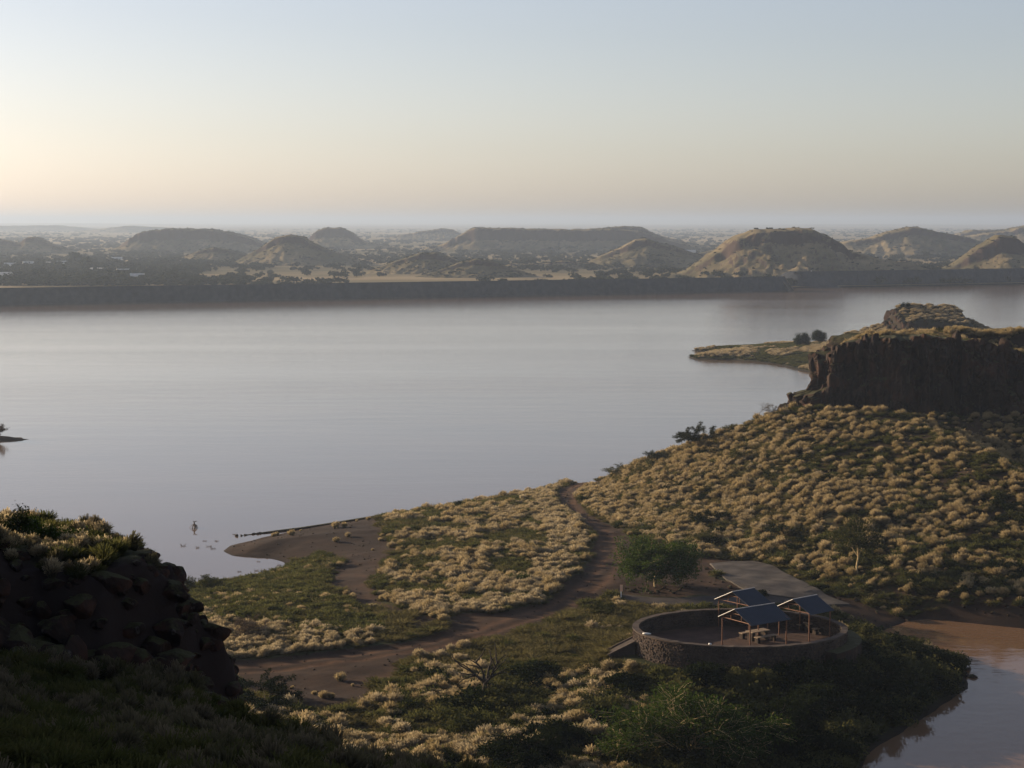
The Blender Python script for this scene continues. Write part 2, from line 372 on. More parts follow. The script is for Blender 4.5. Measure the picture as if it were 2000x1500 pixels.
def near_h(x, y, detail=True):
    jx = fbm(x * .12, y * .12, 3.3, 3) * 1.3
    d = sdf(shore, x, y) + jx * .8
    base = np.where(d > 0, 2.3 * (1 - np.exp(-np.maximum(d, 0) / 10)), np.maximum(.30 * d, -4))
    base = base + np.where(d > 0, np.minimum(d / 4, 1) * (fbm(x * .05, y * .05, 1, 4) * .55 + (fbm(x * .5, y * .5, 5, 3) * .10)), 0)
    # ground falls toward the lower middle, away from the track
    # right hillside
    ry = np.interp(x, rX, rY); rz = np.interp(x, rX, rZ); fy = np.interp(x, fX, fY)
    s = np.clip((y - fy) / np.maximum(ry - fy, 3), 0, 1)
    hs = rz * (0.80 * s + .20 * s * s) + (1 - s) * 2.0 + fbm(x * .09, y * .09, 8, 4) * 1.0 * np.sin(pi * np.clip(s, 0, 1)) + fbm(x * .45, y * .45, 2, 3) * .16
    cx_ = 47 + (243 - y) * .34
    hs = hs + (1.7 * np.exp(-((x - cx_) / 5.5) ** 2) - 4.6 * sstep(1, 13, x - cx_) * (1 - .6 * sstep(22, 40, x - cx_))) * np.sin(pi * np.clip(s * 1.0, 0, 1)) ** .8 * sstep(.25, .5, s)
    back = np.clip((y - ry) / 27, 0, 1)
    hs = hs - back * (rz + 3.5)
    w = sstep(fX[0] - .5, fX[0] + 4, x) * sstep(-2, 2.5, y - fy)
    h = base * (1 - w) + np.maximum(hs, np.where(y > ry, -4, base)) * w
    # cliff plateau
    tz = np.interp(x, tX, tZ)
    px0 = 41.5
    fr = np.interp(x, [41, 46, 60, 90, 150], [251, 249.5, 248, 246, 240])
    wp = sstep(px0, px0 + 3.5, x) * sstep(-1.2, 1.0, y - fr) * (1 - sstep(14, 30, y - fr))
    plate = tz - .35 - .085 * np.maximum(y - fr - 2, 0) * (1 - sstep(54, 60, x)) - 1.2 * (1 - sstep(43, 50, x)) + fbm(x * .2, y * .2, 6, 3) * .35 + 1.3 * sstep(59, 63, x) * sstep(8, 9.5, y - fr) + sstep(64, 72, x) * sstep(8, 10, y - fr) * 1.2
    h = h * (1 - wp) + plate * wp
    # picnic mound
    q = pad_d(x, y); m = 1 - sstep(1.04, 1.55, q)
    target = 3.15 + .5 * sstep(-6, 6, y - PAD[1])
    h = np.maximum(h, h * (1 - m) + target * m)
    # shelf under the right rear wall falls steeply to the inlet
    return h
GX = np.arange(-62, 118, .42); GY = np.arange(104, 306, .42)
gx, gy = np.meshgrid(GX, GY, indexing='ij')
gh = near_h(gx, gy)
def Hn(x, y):
    x = np.asarray(x, float); y = np.asarray(y, float)
    i = np.clip((x - GX[0]) / .42, 0, len(GX) - 1.001); j = np.clip((y - GY[0]) / .42, 0, len(GY) - 1.001)
    a = i.astype(int); b = j.astype(int); u = i - a; v = j - b
    return (gh[a, b] * (1 - u) + gh[a + 1, b] * u) * (1 - v) + (gh[a, b + 1] * (1 - u) + gh[a + 1, b + 1] * u) * v
def hit(px, py, y0=108, y1=300):
    r = ray(px, py); Y = np.arange(y0, y1, .1); t = Y / r[1]; x = r[0] * t; z = CAM_H + r[2] * t
    hh = np.maximum(Hn(x, Y), 0); k = np.argmax(hh >= z)
    if not (hh >= z).any(): return atz(px, py, 0)
    return np.array([x[k], Y[k], hh[k]])
def HW(pts): return np.array([hit(a, b)[:2] for a, b in pts])
dirt_polys = [
    ([(1150, 936), (1195, 929), (1135, 955), (1124, 972), (1150, 1000), (1215, 1035), (1240, 1062), (1370, 1088), (1400, 1100), (1395, 1125), (1480, 1160),
      (1340, 1166), (1215, 1162), (1140, 1178), (1080, 1212), (960, 1250), (800, 1288), (620, 1312), (440, 1326), (330, 1330), (330, 1300), (440, 1291), (560, 1280), (700, 1264), (790, 1252),
      (862, 1233), (880, 1200), (980, 1197), (1060, 1177), (1120, 1130), (1155, 1085), (1162, 1050), (1130, 1012), (1096, 988), (1082, 966), (1100, 951)], 1.0),
    ([(885, 1207), (820, 1197), (755, 1172), (735, 1140), (760, 1105), (770, 1070), (762, 1040), (735, 1006), (610, 1028), (430, 1072), (455, 1090),
      (560, 1097), (620, 1085), (660, 1102), (640, 1132), (672, 1168), (775, 1205), (850, 1228)], .95),
    ([(440, 1312), (620, 1300), (780, 1280), (770, 1330), (700, 1385), (580, 1390), (470, 1350)], .80),
    ([(620, 1390), (760, 1380), (760, 1440), (700, 1440)], .5),
    ([(1560, 1165), (1620, 1160), (1700, 1185), (1790, 1208), (1780, 1216), (1740, 1232), (1700, 1245), (1650, 1215)], .95),
    ([(1370, 1088), (1420, 1080), (1500, 1098), (1480, 1102), (1395, 1110)], .9),
    ([(1640, 1140), (1800, 1130), (2000, 1150), (2000, 1205), (1850, 1205), (1760, 1195)], .48),
]
road_main = HW(dirt_polys[0][0]); road_loop = HW(dirt_polys[1][0])
dirt = np.zeros(gx.shape)
jit = fbm(gx * .35, gy * .35, 4, 4) * 1.3
rutc = HW([(1165, 937), (1112, 960), (1105, 985), (1130, 1012), (1180, 1045), (1195, 1090), (1170, 1130), (1080, 1190), (960, 1227), (850, 1257), (700, 1282), (560, 1300), (440, 1309), (330, 1316)])
rd = np.full(gx.shape, 1e9)
for i in range(len(rutc) - 1):
    a_, b_ = rutc[i], rutc[i + 1]; e_ = b_ - a_; t_ = np.clip(((gx - a_[0]) * e_[0] + (gy - a_[1]) * e_[1]) / (e_ @ e_), 0, 1); rd = np.minimum(rd, np.hypot(gx - a_[0] - e_[0] * t_, gy - a_[1] - e_[1] * t_))
rut = np.exp(-((rd - .85) / .42) ** 2)
for k, (P, wt) in enumerate(dirt_polys):
    D = sdf(HW(P), gx, gy) + jit * (0.7 if k == 0 else 1.4)
    dirt = np.maximum(dirt, sstep(-.7, .7, D) * wt)
dshore = sdf(shore, gx, gy)
dirt = np.maximum(dirt, .9 * (1 - sstep(.3, 1.6, dshore + jit)) * (gy > 150))
s_ = np.clip((gy - np.interp(gx, fX, fY)) / 60, 0, 1) * (gx > fX[0] + 1)
dirt = np.maximum(dirt, .58 * (s_ > .02) * sstep(24, 40, gx))
gpx, gpy = proj(gx, gy, gh)
green = sstep(0, 1, .5 + 1.3 * fbm(gx * .13, gy * .13, 12, 4))
green = np.where(gpx < 720, np.maximum(green, .75 * (gpy < 1215)), green)
green = np.where((gpy > 1290) & (gpx > 1200), np.maximum(green, .8), green)
wet = 1 - sstep(-.05, .35, gh)
wet = np.maximum(wet, .5 * sstep(-1, 3, sdf(HW([(430, 1072), (610, 1028), (735, 1006), (770, 1050), (720, 1110), (640, 1090), (455, 1092)]), gx, gy)))
slope_n = np.hypot(*np.gradient(gh, .42)); rock = sstep(.7, 1.1, slope_n)
gh = gh - .10 * sstep(.6, .95, dirt) * (gh > .3) - .05 * rut
V = np.stack([gx, gy, gh], -1).reshape(-1, 3); F = grid_faces(*gx.shape)
fc = V[F].mean(1)
inwater = (gh.reshape(-1)[F].max(1) < -3.6)
F = F[~inwater]; fc = fc[~inwater]
isroad = (sdf(road_main, fc[:, 0], fc[:, 1]) > 0)
isloop = (sdf(road_loop, fc[:, 0], fc[:, 1]) > 0) & ~isroad
def land_piece(name, mask, label=None):
    f = F[mask]; u, inv = np.unique(f, return_inverse=True); me = np_mesh(name, V[u], inv.reshape(f.shape))
    for an, A in (('dirt', dirt), ('green', green), ('wet', wet), ('rock', rock), ('rut', rut)): add_attr(me, an, A.reshape(-1)[u])
    o = obj(name, me, M['ground']); tag(o, kind='structure')
    if label: o['label'] = label
    return o
land_piece('ground', ~isroad & ~isloop)
land_piece('dirt_road', isroad)
land_piece('path', isloop)

# water: one sheet
def sheet(name, x0, x1, y0, y1, z, mat):
    me = bpy.data.meshes.new(name); me.from_pydata([(x0, y0, z), (x1, y0, z), (x1, y1, z), (x0, y1, z)], [], [(0, 1, 2, 3)])
    return tag(obj(name, me, mat), kind='structure')
sheet('lake_water', -3000, 3000, -400, 2500, 0, M['water'])
# lake bed and land far outside, so nothing is empty from other places
sheet('ground_base', -46000, 46000, -3000, 46000, -6, M['plain'])

# ------------------------------------------------------------------ cliff on the right hillside
def cliff():
    plan = [(47, 262), (43.8, 258), (41.6, 254), (41.2, 251), (42.6, 248.9), (46, 247.9), (50, 247.2), (56, 246.6), (62, 246.2), (70, 245.6), (80, 244.8), (95, 243), (118, 240)]
    P = np.array(plan); L = np.r_[0, np.cumsum(np.hypot(*np.diff(P, axis=0).T))]
    ns, nv = 420, 46
    s = np.linspace(0, L[-1], ns); X = np.interp(s, L, P[:, 0]); Y = np.interp(s, L, P[:, 1])
    k = np.ones(15) / 15; X[7:-7] = np.convolve(X, k, 'valid'); Y[7:-7] = np.convolve(Y, k, 'valid')
    tx = np.gradient(X); ty = np.gradient(Y); l = np.hypot(tx, ty); nx, ny = -ty / l, tx / l      # outward? flip below
    nx, ny = -nx, -ny
    if ny[300] > 0: nx, ny = -nx, -ny
    v = np.linspace(0, 1, nv)
    S, VV = np.meshgrid(s, v, indexing='ij')
    zt = np.interp(X, tX, tZ)[:, None]; zb = (np.interp(X, rX, rZ) - 2.5)[:, None]
    zb = np.where(s[:, None] < 9, zb - 4, zb)
    Z = zb + (zt - zb) * np.minimum(VV / .93, 1)
    lean = 1.0 * (1 - np.minimum(VV / .93, 1)) ** 1.4
    col = noise(S * .45, VV * .6, 0.5) * 1.3 + (np.abs(noise(S * 1.3, VV * .8, 2.5)) - .3) * 1.1 + (np.abs(noise(S * 3.1, VV * 2, 5.5)) - .3) * .45 + 2.4 * np.exp(-((S - 12) / 5.0) ** 2) * (1 - sstep(.40, .50, VV))
    blk = np.floor((noise(S * .55, VV * 3.2, 4.2)) * 3) / 3 * 1.5
    rough = fbm(S * .35, Z * .35, 7.7, 6, .6) * 2.0
    off = lean + col + blk + rough
    inn = np.clip((VV - .93) / .07, 0, 1) * 3.2
    off = off * (1 - .6 * np.clip((VV - .93) / .07, 0, 1)) - inn
    Z = Z + np.clip((VV - .80) / .13, 0, 1) * (noise(S * .5, 0 * S, 9.1) * .7 + noise(S * 1.6, 0 * S, 3.1) * .35) * (1 - np.clip((VV - .93) / .07, 0, 1))
    XX = X[:, None] + nx[:, None] * off; YY = Y[:, None] + ny[:, None] * off
    me = np_mesh('rock_cliff', np.stack([XX, YY, Z], -1).reshape(-1, 3), grid_faces(ns, nv), False)
    o = obj('rock_cliff', me, M['rock']); tag(o, kind='structure')
    return o, XX, YY, Z, nx, ny
CLIFF = cliff()

# ------------------------------------------------------------------ hills
def hill(name, prof, Yc, depth=2.6, front=None, cap=.30, mat='far', seed=0, base_z=0.3, rough=1.0, nx=150, ny=70, mesa=.5):
    pts = [atY(a, b, Yc) for a, b in prof]
    X = np.array([p[0] for p in pts]); Z = np.array([p[2] for p in pts]); Hm = Z.max()
    x = np.linspace(X[0] - Hm * .8, X[-1] + Hm * .8, nx); Wd = Hm * depth
    t = np.linspace(-1, 1, ny); y = Yc + np.sign(t) * np.abs(t) ** 1.2 * Wd
    xx, yy = np.meshgrid(x, y, indexing='ij')
    z = np.interp(xx, np.r_[x[0], X, x[-1]], np.r_[-1.5, Z, -1.5])
    z = z + fbm(xx * .05, yy * .0 + seed, seed, 5, .6) * Hm * .07
    wv = Wd * (.62 + .38 * np.clip(z / Hm, 0, 1))
    q = np.abs(yy - Yc) / wv * (1 + .22 * fbm(xx * 3 / Hm, yy * 1.5 / Hm, seed + .5, 4) * rough) - .05
    q = np.maximum(q, 0)
    # cap - cliff - talus
    c0 = cap; g = np.where(q < c0, 1 - .05 * q / c0, np.where(q < c0 + .07, .95 - (q - c0) / .07 * .95 * mesa * .5, (.95 * (1 - mesa * .5)) * np.clip(1 - (q - c0 - .07) / (1 - c0 - .07), 0, 1) ** 1.25))
    h = z * g + fbm(xx * 5 / Hm, yy * 5 / Hm, seed + 2, 4) * Hm * .065 * rough * np.clip(q * 3, 0, 1)
    edge = np.clip(np.minimum(1 - np.abs(t)[None, :] + 0 * xx, 1) * 12, 0, 1)
    h = h * edge - 2 * (1 - edge)
    h = np.maximum(h + 0.0, -1.5) + base_z * 0
    me = np_mesh(name, np.stack([xx, yy, h], -1).reshape(-1, 3), grid_faces(nx, ny), True)
    o = obj(name, me, M[mat]); tag(o, kind='structure'); return (x, y, h)
HILLS = []
def addhill(*a, **k): HILLS.append(hill('hill', *a, **k))
addhill([(205, 492), (240, 481), (275, 455), (330, 446), (420, 449), (470, 458), (505, 470), (545, 487)], 2180, seed=1, cap=.4, mesa=.8)
addhill([(440, 522), (480, 500), (520, 477), (540, 463), (570, 458), (595, 463), (610, 475), (650, 490), (700, 505), (760, 524)], 1560, seed=2, cap=.12)
addhill([(290, 518), (360, 500), (395, 487), (420, 483), (450, 488), (485, 497), (530, 514)], 1650, seed=3, cap=.2)
addhill([(590, 480), (605, 465), (620, 450), (640, 444), (665, 445), (690, 455), (710, 470), (760, 480), (810, 494)], 2430, seed=4, cap=.2, mesa=.8)
addhill([(670, 547), (720, 530), (780, 508), (820, 493), (850, 492), (880, 503), (900, 512), (940, 530), (975, 545)], 1290, seed=5, cap=.15)
addhill([(780, 550), (850, 531), (900, 512), (930, 506), (960, 509), (1000, 524), (1085, 549)], 1205, seed=6, cap=.15)
addhill([(820, 490), (870, 475), (915, 448), (930, 445), (1050, 446), (1110, 447), (1200, 447), (1250, 452), (1300, 468), (1350, 480)], 2200, seed=7, cap=.42, mesa=.9)
addhill([(1100, 460), (1150, 447), (1200, 441), (1250, 443), (1290, 460), (1340, 474), (1400, 486)], 2420, seed=17, cap=.3)
addhill([(765, 463), (820, 452), (860, 447), (885, 448), (905, 458), (940, 470)], 3400, seed=8, cap=.3)
addhill([(1110, 527), (1160, 505), (1210, 485), (1240, 467), (1265, 465), (1300, 475), (1340, 490), (1410, 515)], 1500, seed=9, cap=.12)
addhill([(960, 528), (1000, 514), (1050, 516), (1100, 508), (1150, 514), (1215, 530)], 1440, seed=10, cap=.3)
addhill([(1240, 552), (1330, 530), (1400, 485), (1425, 462), (1470, 450), (1540, 444), (1580, 446), (1610, 458), (1650, 485), (1700, 500), (1760, 510), (1850, 535)], 1190, seed=11, cap=.25, nx=260, ny=110, depth=2.7)
addhill([(1590, 482), (1640, 474), (1700, 462), (1755, 447), (1790, 443), (1820, 450), (1880, 460), (1920, 475), (1990, 495)], 1900, seed=12, cap=.2)
addhill([(1830, 530), (1860, 515), (1900, 487), (1920, 475), (1945, 461), (1980, 460), (2000, 478), (2060, 510), (2110, 530)], 1240, seed=13, cap=.12, mesa=.8)
addhill([(1870, 456), (1895, 450), (2000, 447), (2100, 446), (2300, 455)], 2900, seed=14, cap=.4, mesa=.8)
addhill([(-160, 480), (-60, 465), (0, 466), (40, 475), (58, 463), (75, 463), (100, 475), (150, 495), (175, 508)], 2050, seed=15, cap=.2)
addhill([(1820, 470), (1900, 458), (1960, 450), (2000, 441), (2050, 440), (2150, 450)], 2500, seed=16, cap=.3)
# low rises on the plain
addhill([(1340, 500), (1400, 487), (1450, 484), (1500, 490), (1560, 500)], 1700, seed=21, cap=.3)
addhill([(500, 487), (560, 473), (620, 470), (700, 478)], 2750, seed=22, cap=.3)
addhill([(150, 452), (250, 441), (330, 444), (420, 452)], 5600, seed=23, cap=.4, depth=5)
addhill([(-100, 445), (0, 441), (110, 440), (180, 446), (260, 455)], 6400, seed=24, cap=.4, depth=5)
# flat far horizon
def far_range(pr, Y, dep, seed):
    pts = [atY(a, b, Y) for a, b in pr]; X = np.array([p[0] for p in pts]); Z = np.array([p[2] for p in pts])
    x = np.linspace(X[0], X[-1], 240); t = np.array([-1, -.8, -.5, -.3, -.15, 0, .3, 1.])
    g = np.array([0, .12, .42, .66, .95, 1, .9, 0]); z = np.interp(x, X, Z)
    xx, tt = np.meshgrid(x, t, indexing='ij'); yy = Y + tt * dep + fbm(xx / dep, tt, seed, 3) * dep * .3
    h = z[:, None] * g[None, :] - 3 * (g[None, :] == 0)
    tag(obj('hill', np_mesh('hill', np.stack([xx, yy, h], -1).reshape(-1, 3), grid_faces(*xx.shape)), M['far']), kind='structure')
far_range([(-700, 427), (0, 427), (290, 427), (320, 430), (345, 429), (370, 433), (420, 431), (470, 428.5), (500, 432), (540, 433), (725, 432.5), (742, 430), (760, 433), (840, 431), (860, 430), (900, 432), (960, 431), (1300, 431), (1800, 431.5), (2200, 431), (2800, 431)], 26000, 1500, 1)
far_range([(-500, 437), (150, 436), (330, 438), (500, 441), (700, 442), (1000, 440), (1400, 440), (1700, 438), (2000, 440), (2500, 440)], 13000, 1500, 2)

# plain beyond the dam
damL = atz(-500, 604); damR = atz(1535, 567)
def dam_y(x): return damL[1] + (x - damL[0]) * (damR[1] - damL[1]) / (damR[0] - damL[0])
def plain():
    s = np.r_[0, np.geomspace(12, 45000, 130)]; u = np.linspace(-1, 1, 160)
    uu, ss = np.meshgrid(u, s, indexing='ij')
    xx = uu * (900 + .62 * ss); yy = dam_y(np.clip(xx, -600, 700)) + 26 + ss
    h = .8 + 1.2 * fbm(xx * .004, yy * .004, 3, 4) * sstep(0, 200, ss) * (1 - .5 * sstep(8000, 20000, ss))
    tag(obj('plain', np_mesh('plain', np.stack([xx, yy, h], -1).reshape(-1, 3), grid_faces(*xx.shape)), M['plain']), kind='structure')
plain()

# headland with small mesa and the green spit
def headland():
    out = np.array(W([(1340, 697), (1352, 702), (1420, 704), (1480, 708), (1540, 717), (1578, 727), (1650, 745), (1800, 760), (2400, 770), (2400, 640), (2100, 645), (1900, 645),
                      (1720, 660), (1620, 672), (1540, 676), (1480, 677), (1420, 679), (1345, 685), (1385, 689), (1372, 693)]))
    x = np.arange(40, 330, 1.1); y = np.arange(400, 680, 1.5); xx, yy = np.meshgrid(x, y, indexing='ij')
    d = sdf(out, xx, yy) + fbm(xx * .1, yy * .1, 3, 3) * 1.6
    h = np.where(d > 0, 1.7 * (1 - np.exp(-np.maximum(d, 0) / 9)) + .015 * np.maximum(d, 0) + fbm(xx * .06, yy * .06, 1, 4) * .45 * np.clip(d / 5, 0, 1), .25 * d)
    pr = [(1590, 672), (1640, 657), (1690, 643), (1735, 631), (1741, 612), (1748, 600), (1775, 596), (1820, 597), (1865, 599), (1876, 606), (1882, 619), (1920, 640), (1955, 648), (2000, 650), (2400, 650)]
    P = [atY(a, b, 490) for a, b in pr]; X = np.array([p[0] for p in P]); Z = np.array([p[2] for p in P])
    pr2 = [(1590, 672), (1640, 657), (1690, 643), (1735, 632), (1810, 627), (1880, 629), (1920, 640), (1955, 648), (2000, 650), (2400, 650)]
    P2 = [atY(a, b, 490) for a, b in pr2]; X2 = np.array([p[0] for p in P2]); Z2 = np.array([p[2] for p in P2])
    low = np.interp(xx, X2, Z2) * sstep(72, 90, xx); hi = np.interp(xx, X, Z) * sstep(72, 90, xx)
    wy = np.where(yy < 490, 50., 40.)
    q = np.clip(1 - np.abs(yy - 490) / wy, 0, 1)
    cone = low * (q * .75 + .25 * q * q) * (xx > X[0] - 5)
    capm = 1 - sstep(13, 15, np.abs(yy - 487) + fbm(xx * .2, yy * .2, 5, 3) * 3.0)
    m = np.where(cone > .4, cone, -3) + (hi - low) * capm + fbm(xx * .12, yy * .12, 9, 4) * .8 * (q > 0) * (1 - capm) * sstep(0, .3, q)
    h = np.maximum(h, np.where(d > -20, m, -3))
    h = np.maximum(h, -2.5)
    V = np.stack([xx, yy, h], -1).reshape(-1, 3); F = grid_faces(*xx.shape); F = F[h.reshape(-1)[F].max(1) > -2.4]
    u, inv = np.unique(F, return_inverse=True); me = np_mesh('headland', V[u], inv.reshape(F.shape))
    sl = np.hypot(np.gradient(h, 1.1, axis=0), np.gradient(h, 1.5, axis=1))
    grn = sstep(-.4, .6, fbm(xx * .05, yy * .08, 2, 4)) * (1 - sstep(2.5, 4, h)) * (1 - sstep(20, 60, yy - 480 + 0 * xx) * .6)
    add_attr(me, 'dirt', (.15 + .0 * h).reshape(-1)[u]); add_attr(me, 'green', grn.reshape(-1)[u])
    add_attr(me, 'wet', (1 - sstep(.0, .35, h)).reshape(-1)[u]); add_attr(me, 'rock', sstep(.6, .95, sl).reshape(-1)[u])
    tag(obj('headland', me, M['ground']), kind='structure')
    return x, y, h
headX, headY, headH = headland()
headO = bpy.data.objects['headland']
def gsample(gx_, gy_, gh_, x, y):
    i = np.clip(np.interp(x, gx_, np.arange(len(gx_))), 0, len(gx_) - 1.001); j = np.clip(np.interp(y, gy_, np.arange(len(gy_))), 0, len(gy_) - 1.001)
    a = i.astype(int); b = j.astype(int); u = i - a; v = j - b
    return (gh_[a, b] * (1 - u) + gh_[a + 1, b] * u) * (1 - v) + (gh_[a, b + 1] * (1 - u) + gh_[a + 1, b + 1] * u) * v

# small islet at the left edge
def islet():
    c = atz(-40, 858); x = np.linspace(c[0] - 14, c[0] + 9, 70); y = np.linspace(c[1] - 8, c[1] + 8, 40); xx, yy = np.meshgrid(x, y, indexing='ij')
    r = np.hypot((xx - c[0]) / 8.2, (yy - c[1]) / 3.5); h = 1.0 * (1 - r) + fbm(xx * .5, yy * .5, 2, 3) * .22; h = np.maximum(h, -1)
    me = np_mesh('islet', np.stack([xx, yy, h], -1).reshape(-1, 3), grid_faces(*xx.shape))
    for an, v in (('dirt', .8), ('green', .3), ('wet', 0), ('rock', .3)): add_attr(me, an, np.full(h.size, v))
    tag(obj('islet', me, M['ground']), kind='structure'); return c
isl = islet()

# ------------------------------------------------------------------ foreground slope and rock outcrop (left)
EDGE = [(60, -12), (55, -9.3), (50, -7.4), (48, -5.6), (45, -3.0), (40, .3), (30, 5.5), (10, 14)]
oprof = [atY(a, b, 60 if a < 240 else 57.8) for a, b in [(-400, 1075), (0, 1072), (120, 1068), (225, 1070), (255, 1082), (290, 1102), (305, 1118), (340, 1138), (352, 1165), (370, 1205), (380, 1240), (398, 1265), (428, 1300), (440, 1330), (462, 1375), (475, 1480), (500, 2600)]]
OX = [p[0] for p in oprof]; OZ = [p[2] for p in oprof]
def fg_h(x, y):
    ex = np.interp(y, [e[0] for e in EDGE[::-1]], [e[1] for e in EDGE[::-1]])
    p = 24.0 + .14 * (-2.8 - x) - np.where(y < 45, .26, .13) * (y - 45) + .40
    over = np.maximum(x - ex + .6, 0)
    p = p - .10 * over ** 1.5 - .95 * over + fbm(x * .3, y * .3, 3, 4) * .35
    p = p - .55 * np.maximum(y - 62, 0)
    # unseen hillside left of frame, shaped along the sun line to shade the slope
    lf = -.278 * y - 2.6
    u_ = y + x / tan(R(SUN_AZ))
    ub = 56.0 - 13.0 / tan(R(SUN_AZ))
    p = p + np.clip((lf - x) * 1.35, 0, 12) * (1 - sstep(ub - 1.6, ub + .2, u_)) * sstep(-5, 25, y)
    # outcrop block
    fr = 55.2 + fbm(x * .35, 0 * x, 4, 3) * 1.3 + np.clip(-14.5 - x, 0, 5) * -.5 + np.clip((x + 12.5), 0, 4) * 1.0
    up = sstep(-.9, .7, y - fr) * (1 - sstep(65.5, 72, y))
    xj = x + fbm(y * .45, x * .5, 8, 4) * .30 + .178 * (y - 57.8)
    topz = np.interp(xj, OX, OZ)
    topz = topz + fbm(x * .4, y * .4, 6, 3) * .28 + 1.2 * (1 - sstep(-16.6, -15.0, x)) * (1 - sstep(56, 59, y)) - np.interp(x, [-15, -13], [.04, .20]) * np.clip(y - 58.5, 0, 12)
    topz = topz + (np.round(noise(x * .9, y * .9, 12) * 2) * .26 + fbm(x * 1.1, y * 1.1, 15, 4) * .7) * sstep(-12.5, -11, x)
    p = np.maximum(p, p * (1 - up) + topz * up)
    # broken rock on the steep flank
    steep = up * (1 - up) * 4
    p = p + steep * (np.floor(noise(x * .9, y * .9, 2) * 3) / 3) * .5 + fbm(x * 1.5, y * 1.5, 7, 3) * .10
    p = p + fbm(x * 2.2, y * 2.2, 21, 4) * .5 * np.clip(steep + .5 * (y > 53.5) * (x > -12), 0, 1)
    return p
fx = np.arange(-48, 17, .17); fy_ = np.arange(6, 84, .17); fxx, fyy = np.meshgrid(fx, fy_, indexing='ij'); fh = fg_h(fxx, fyy)
fh = np.maximum(fh, -2)
def Hf(x, y): return gsample(fx, fy_, fh, x, y)
me = np_mesh('hillside', np.stack([fxx, fyy, fh], -1).reshape(-1, 3), grid_faces(*fxx.shape))
sl = np.hypot(*np.gradient(fh, .17))
rk = 1.6 * np.maximum(sstep(.45, .8, sl), np.maximum((1 - sstep(56, 58, fyy)) * sstep(53, 55, fyy) * (fxx < -9), (fyy > 53) * (fxx > -11.8)))
for an, A in (('dirt', .1 + 0 * fh), ('green', .6 + 0 * fh), ('wet', 0 * fh), ('rock', rk)): add_attr(me, an, A)
tag(obj('hillside', me, M['ground']), kind='structure')

# ------------------------------------------------------------------ boulders
def boulder_mesh(seed, sub=3, flat=.75):
    import bmesh
    bm = bmesh.new(); bmesh.ops.create_icosphere(bm, subdivisions=sub, radius=1); r = random.Random(seed)
    planes = []
    for _ in range(17):
        a = r.uniform(0, 2 * pi); z = r.uniform(-.6, 1); q = math.sqrt(max(0, 1 - z * z)); planes.append((np.array([q * cos(a), q * sin(a), z]), r.uniform(.50, .82)))
    C = np.array([v.co[:] for v in bm.verts])
    for nrm, dd in planes:
        k = C @ nrm; C = np.where((k > dd)[:, None], C - (k - dd)[:, None] * nrm * .92, C)
    nn = fbm(C[:, 0] * 1.6 + seed * 5, C[:, 1] * 1.6, C[:, 2] * 1.6, 4); C = C * (1 + .10 * nn)[:, None]; C[:, 2] *= flat
    for v, c in zip(bm.verts, C): v.co = c
    m_ = bpy.data.meshes.new('boulder'); bm.to_mesh(m_); bm.free(); m_.materials.append(M['rock']); return m_
BM = [boulder_mesh(i) for i in range(6)]; BMs = [boulder_mesh(10 + i, 2) for i in range(4)]
co, cX, cY, cZ, cnx, cny = CLIFF
for _ in range(295):
    i = rnd.randrange(20, 330); j = rnd.choice([rnd.randrange(2, 42), rnd.randrange(1, 9), rnd.randrange(34, 43)]); sz = rnd.uniform(.35, 1.35)
    o = obj('rock_block', rnd.choice(BM), None, co); o.location = (cX[i, j] - cnx[i] * sz * .25, cY[i, j] - cny[i] * sz * .25, cZ[i, j])
    o.scale = (sz, sz * rnd.uniform(.7, 1), sz * rnd.uniform(1.2, 2.6)); o.rotation_euler = (rnd.uniform(-.12, .12), rnd.uniform(-.12, .12), rnd.uniform(0, 6.28))
hs_ = np.hypot(np.gradient(headH, 1.1, axis=0), np.gradient(headH, 1.5, axis=1)); cand = np.argwhere((hs_ > .7) & (headH > 7)); rnd.shuffle(cand)
for i, j in cand[:110]:
    sz = rnd.uniform(.7, 1.7); o = obj('rock_block', rnd.choice(BM), None, headO); o.location = (headX[i], headY[j], headH[i, j] - .2)
    o.scale = (sz, sz * rnd.uniform(.7, 1), sz * rnd.uniform(1.0, 1.8)); o.rotation_euler = (rnd.uniform(-.15, .15), rnd.uniform(-.15, .15), rnd.uniform(0, 6.28))
outc = empty('rock_outcrop', (-14, 57, 24)); tag(outc, 'dark rock outcrop with grass on top at left edge, close to the camera', 'rock outcrop')
def rock_at(p, s, parent=None, meshes=BM, name='boulder'):
    o = obj(name, rnd.choice(meshes), None, parent); q = np.array(p, float)
    if parent is not None: q = q - np.array(parent.location)
    o.location = q; o.scale = (s * rnd.uniform(.8, 1.25), s * rnd.uniform(.8, 1.25), s * rnd.uniform(.75, 1.1)); o.rotation_euler = (rnd.uniform(-.3, .3), rnd.uniform(-.3, .3), rnd.uniform(0, 6.28)); return o
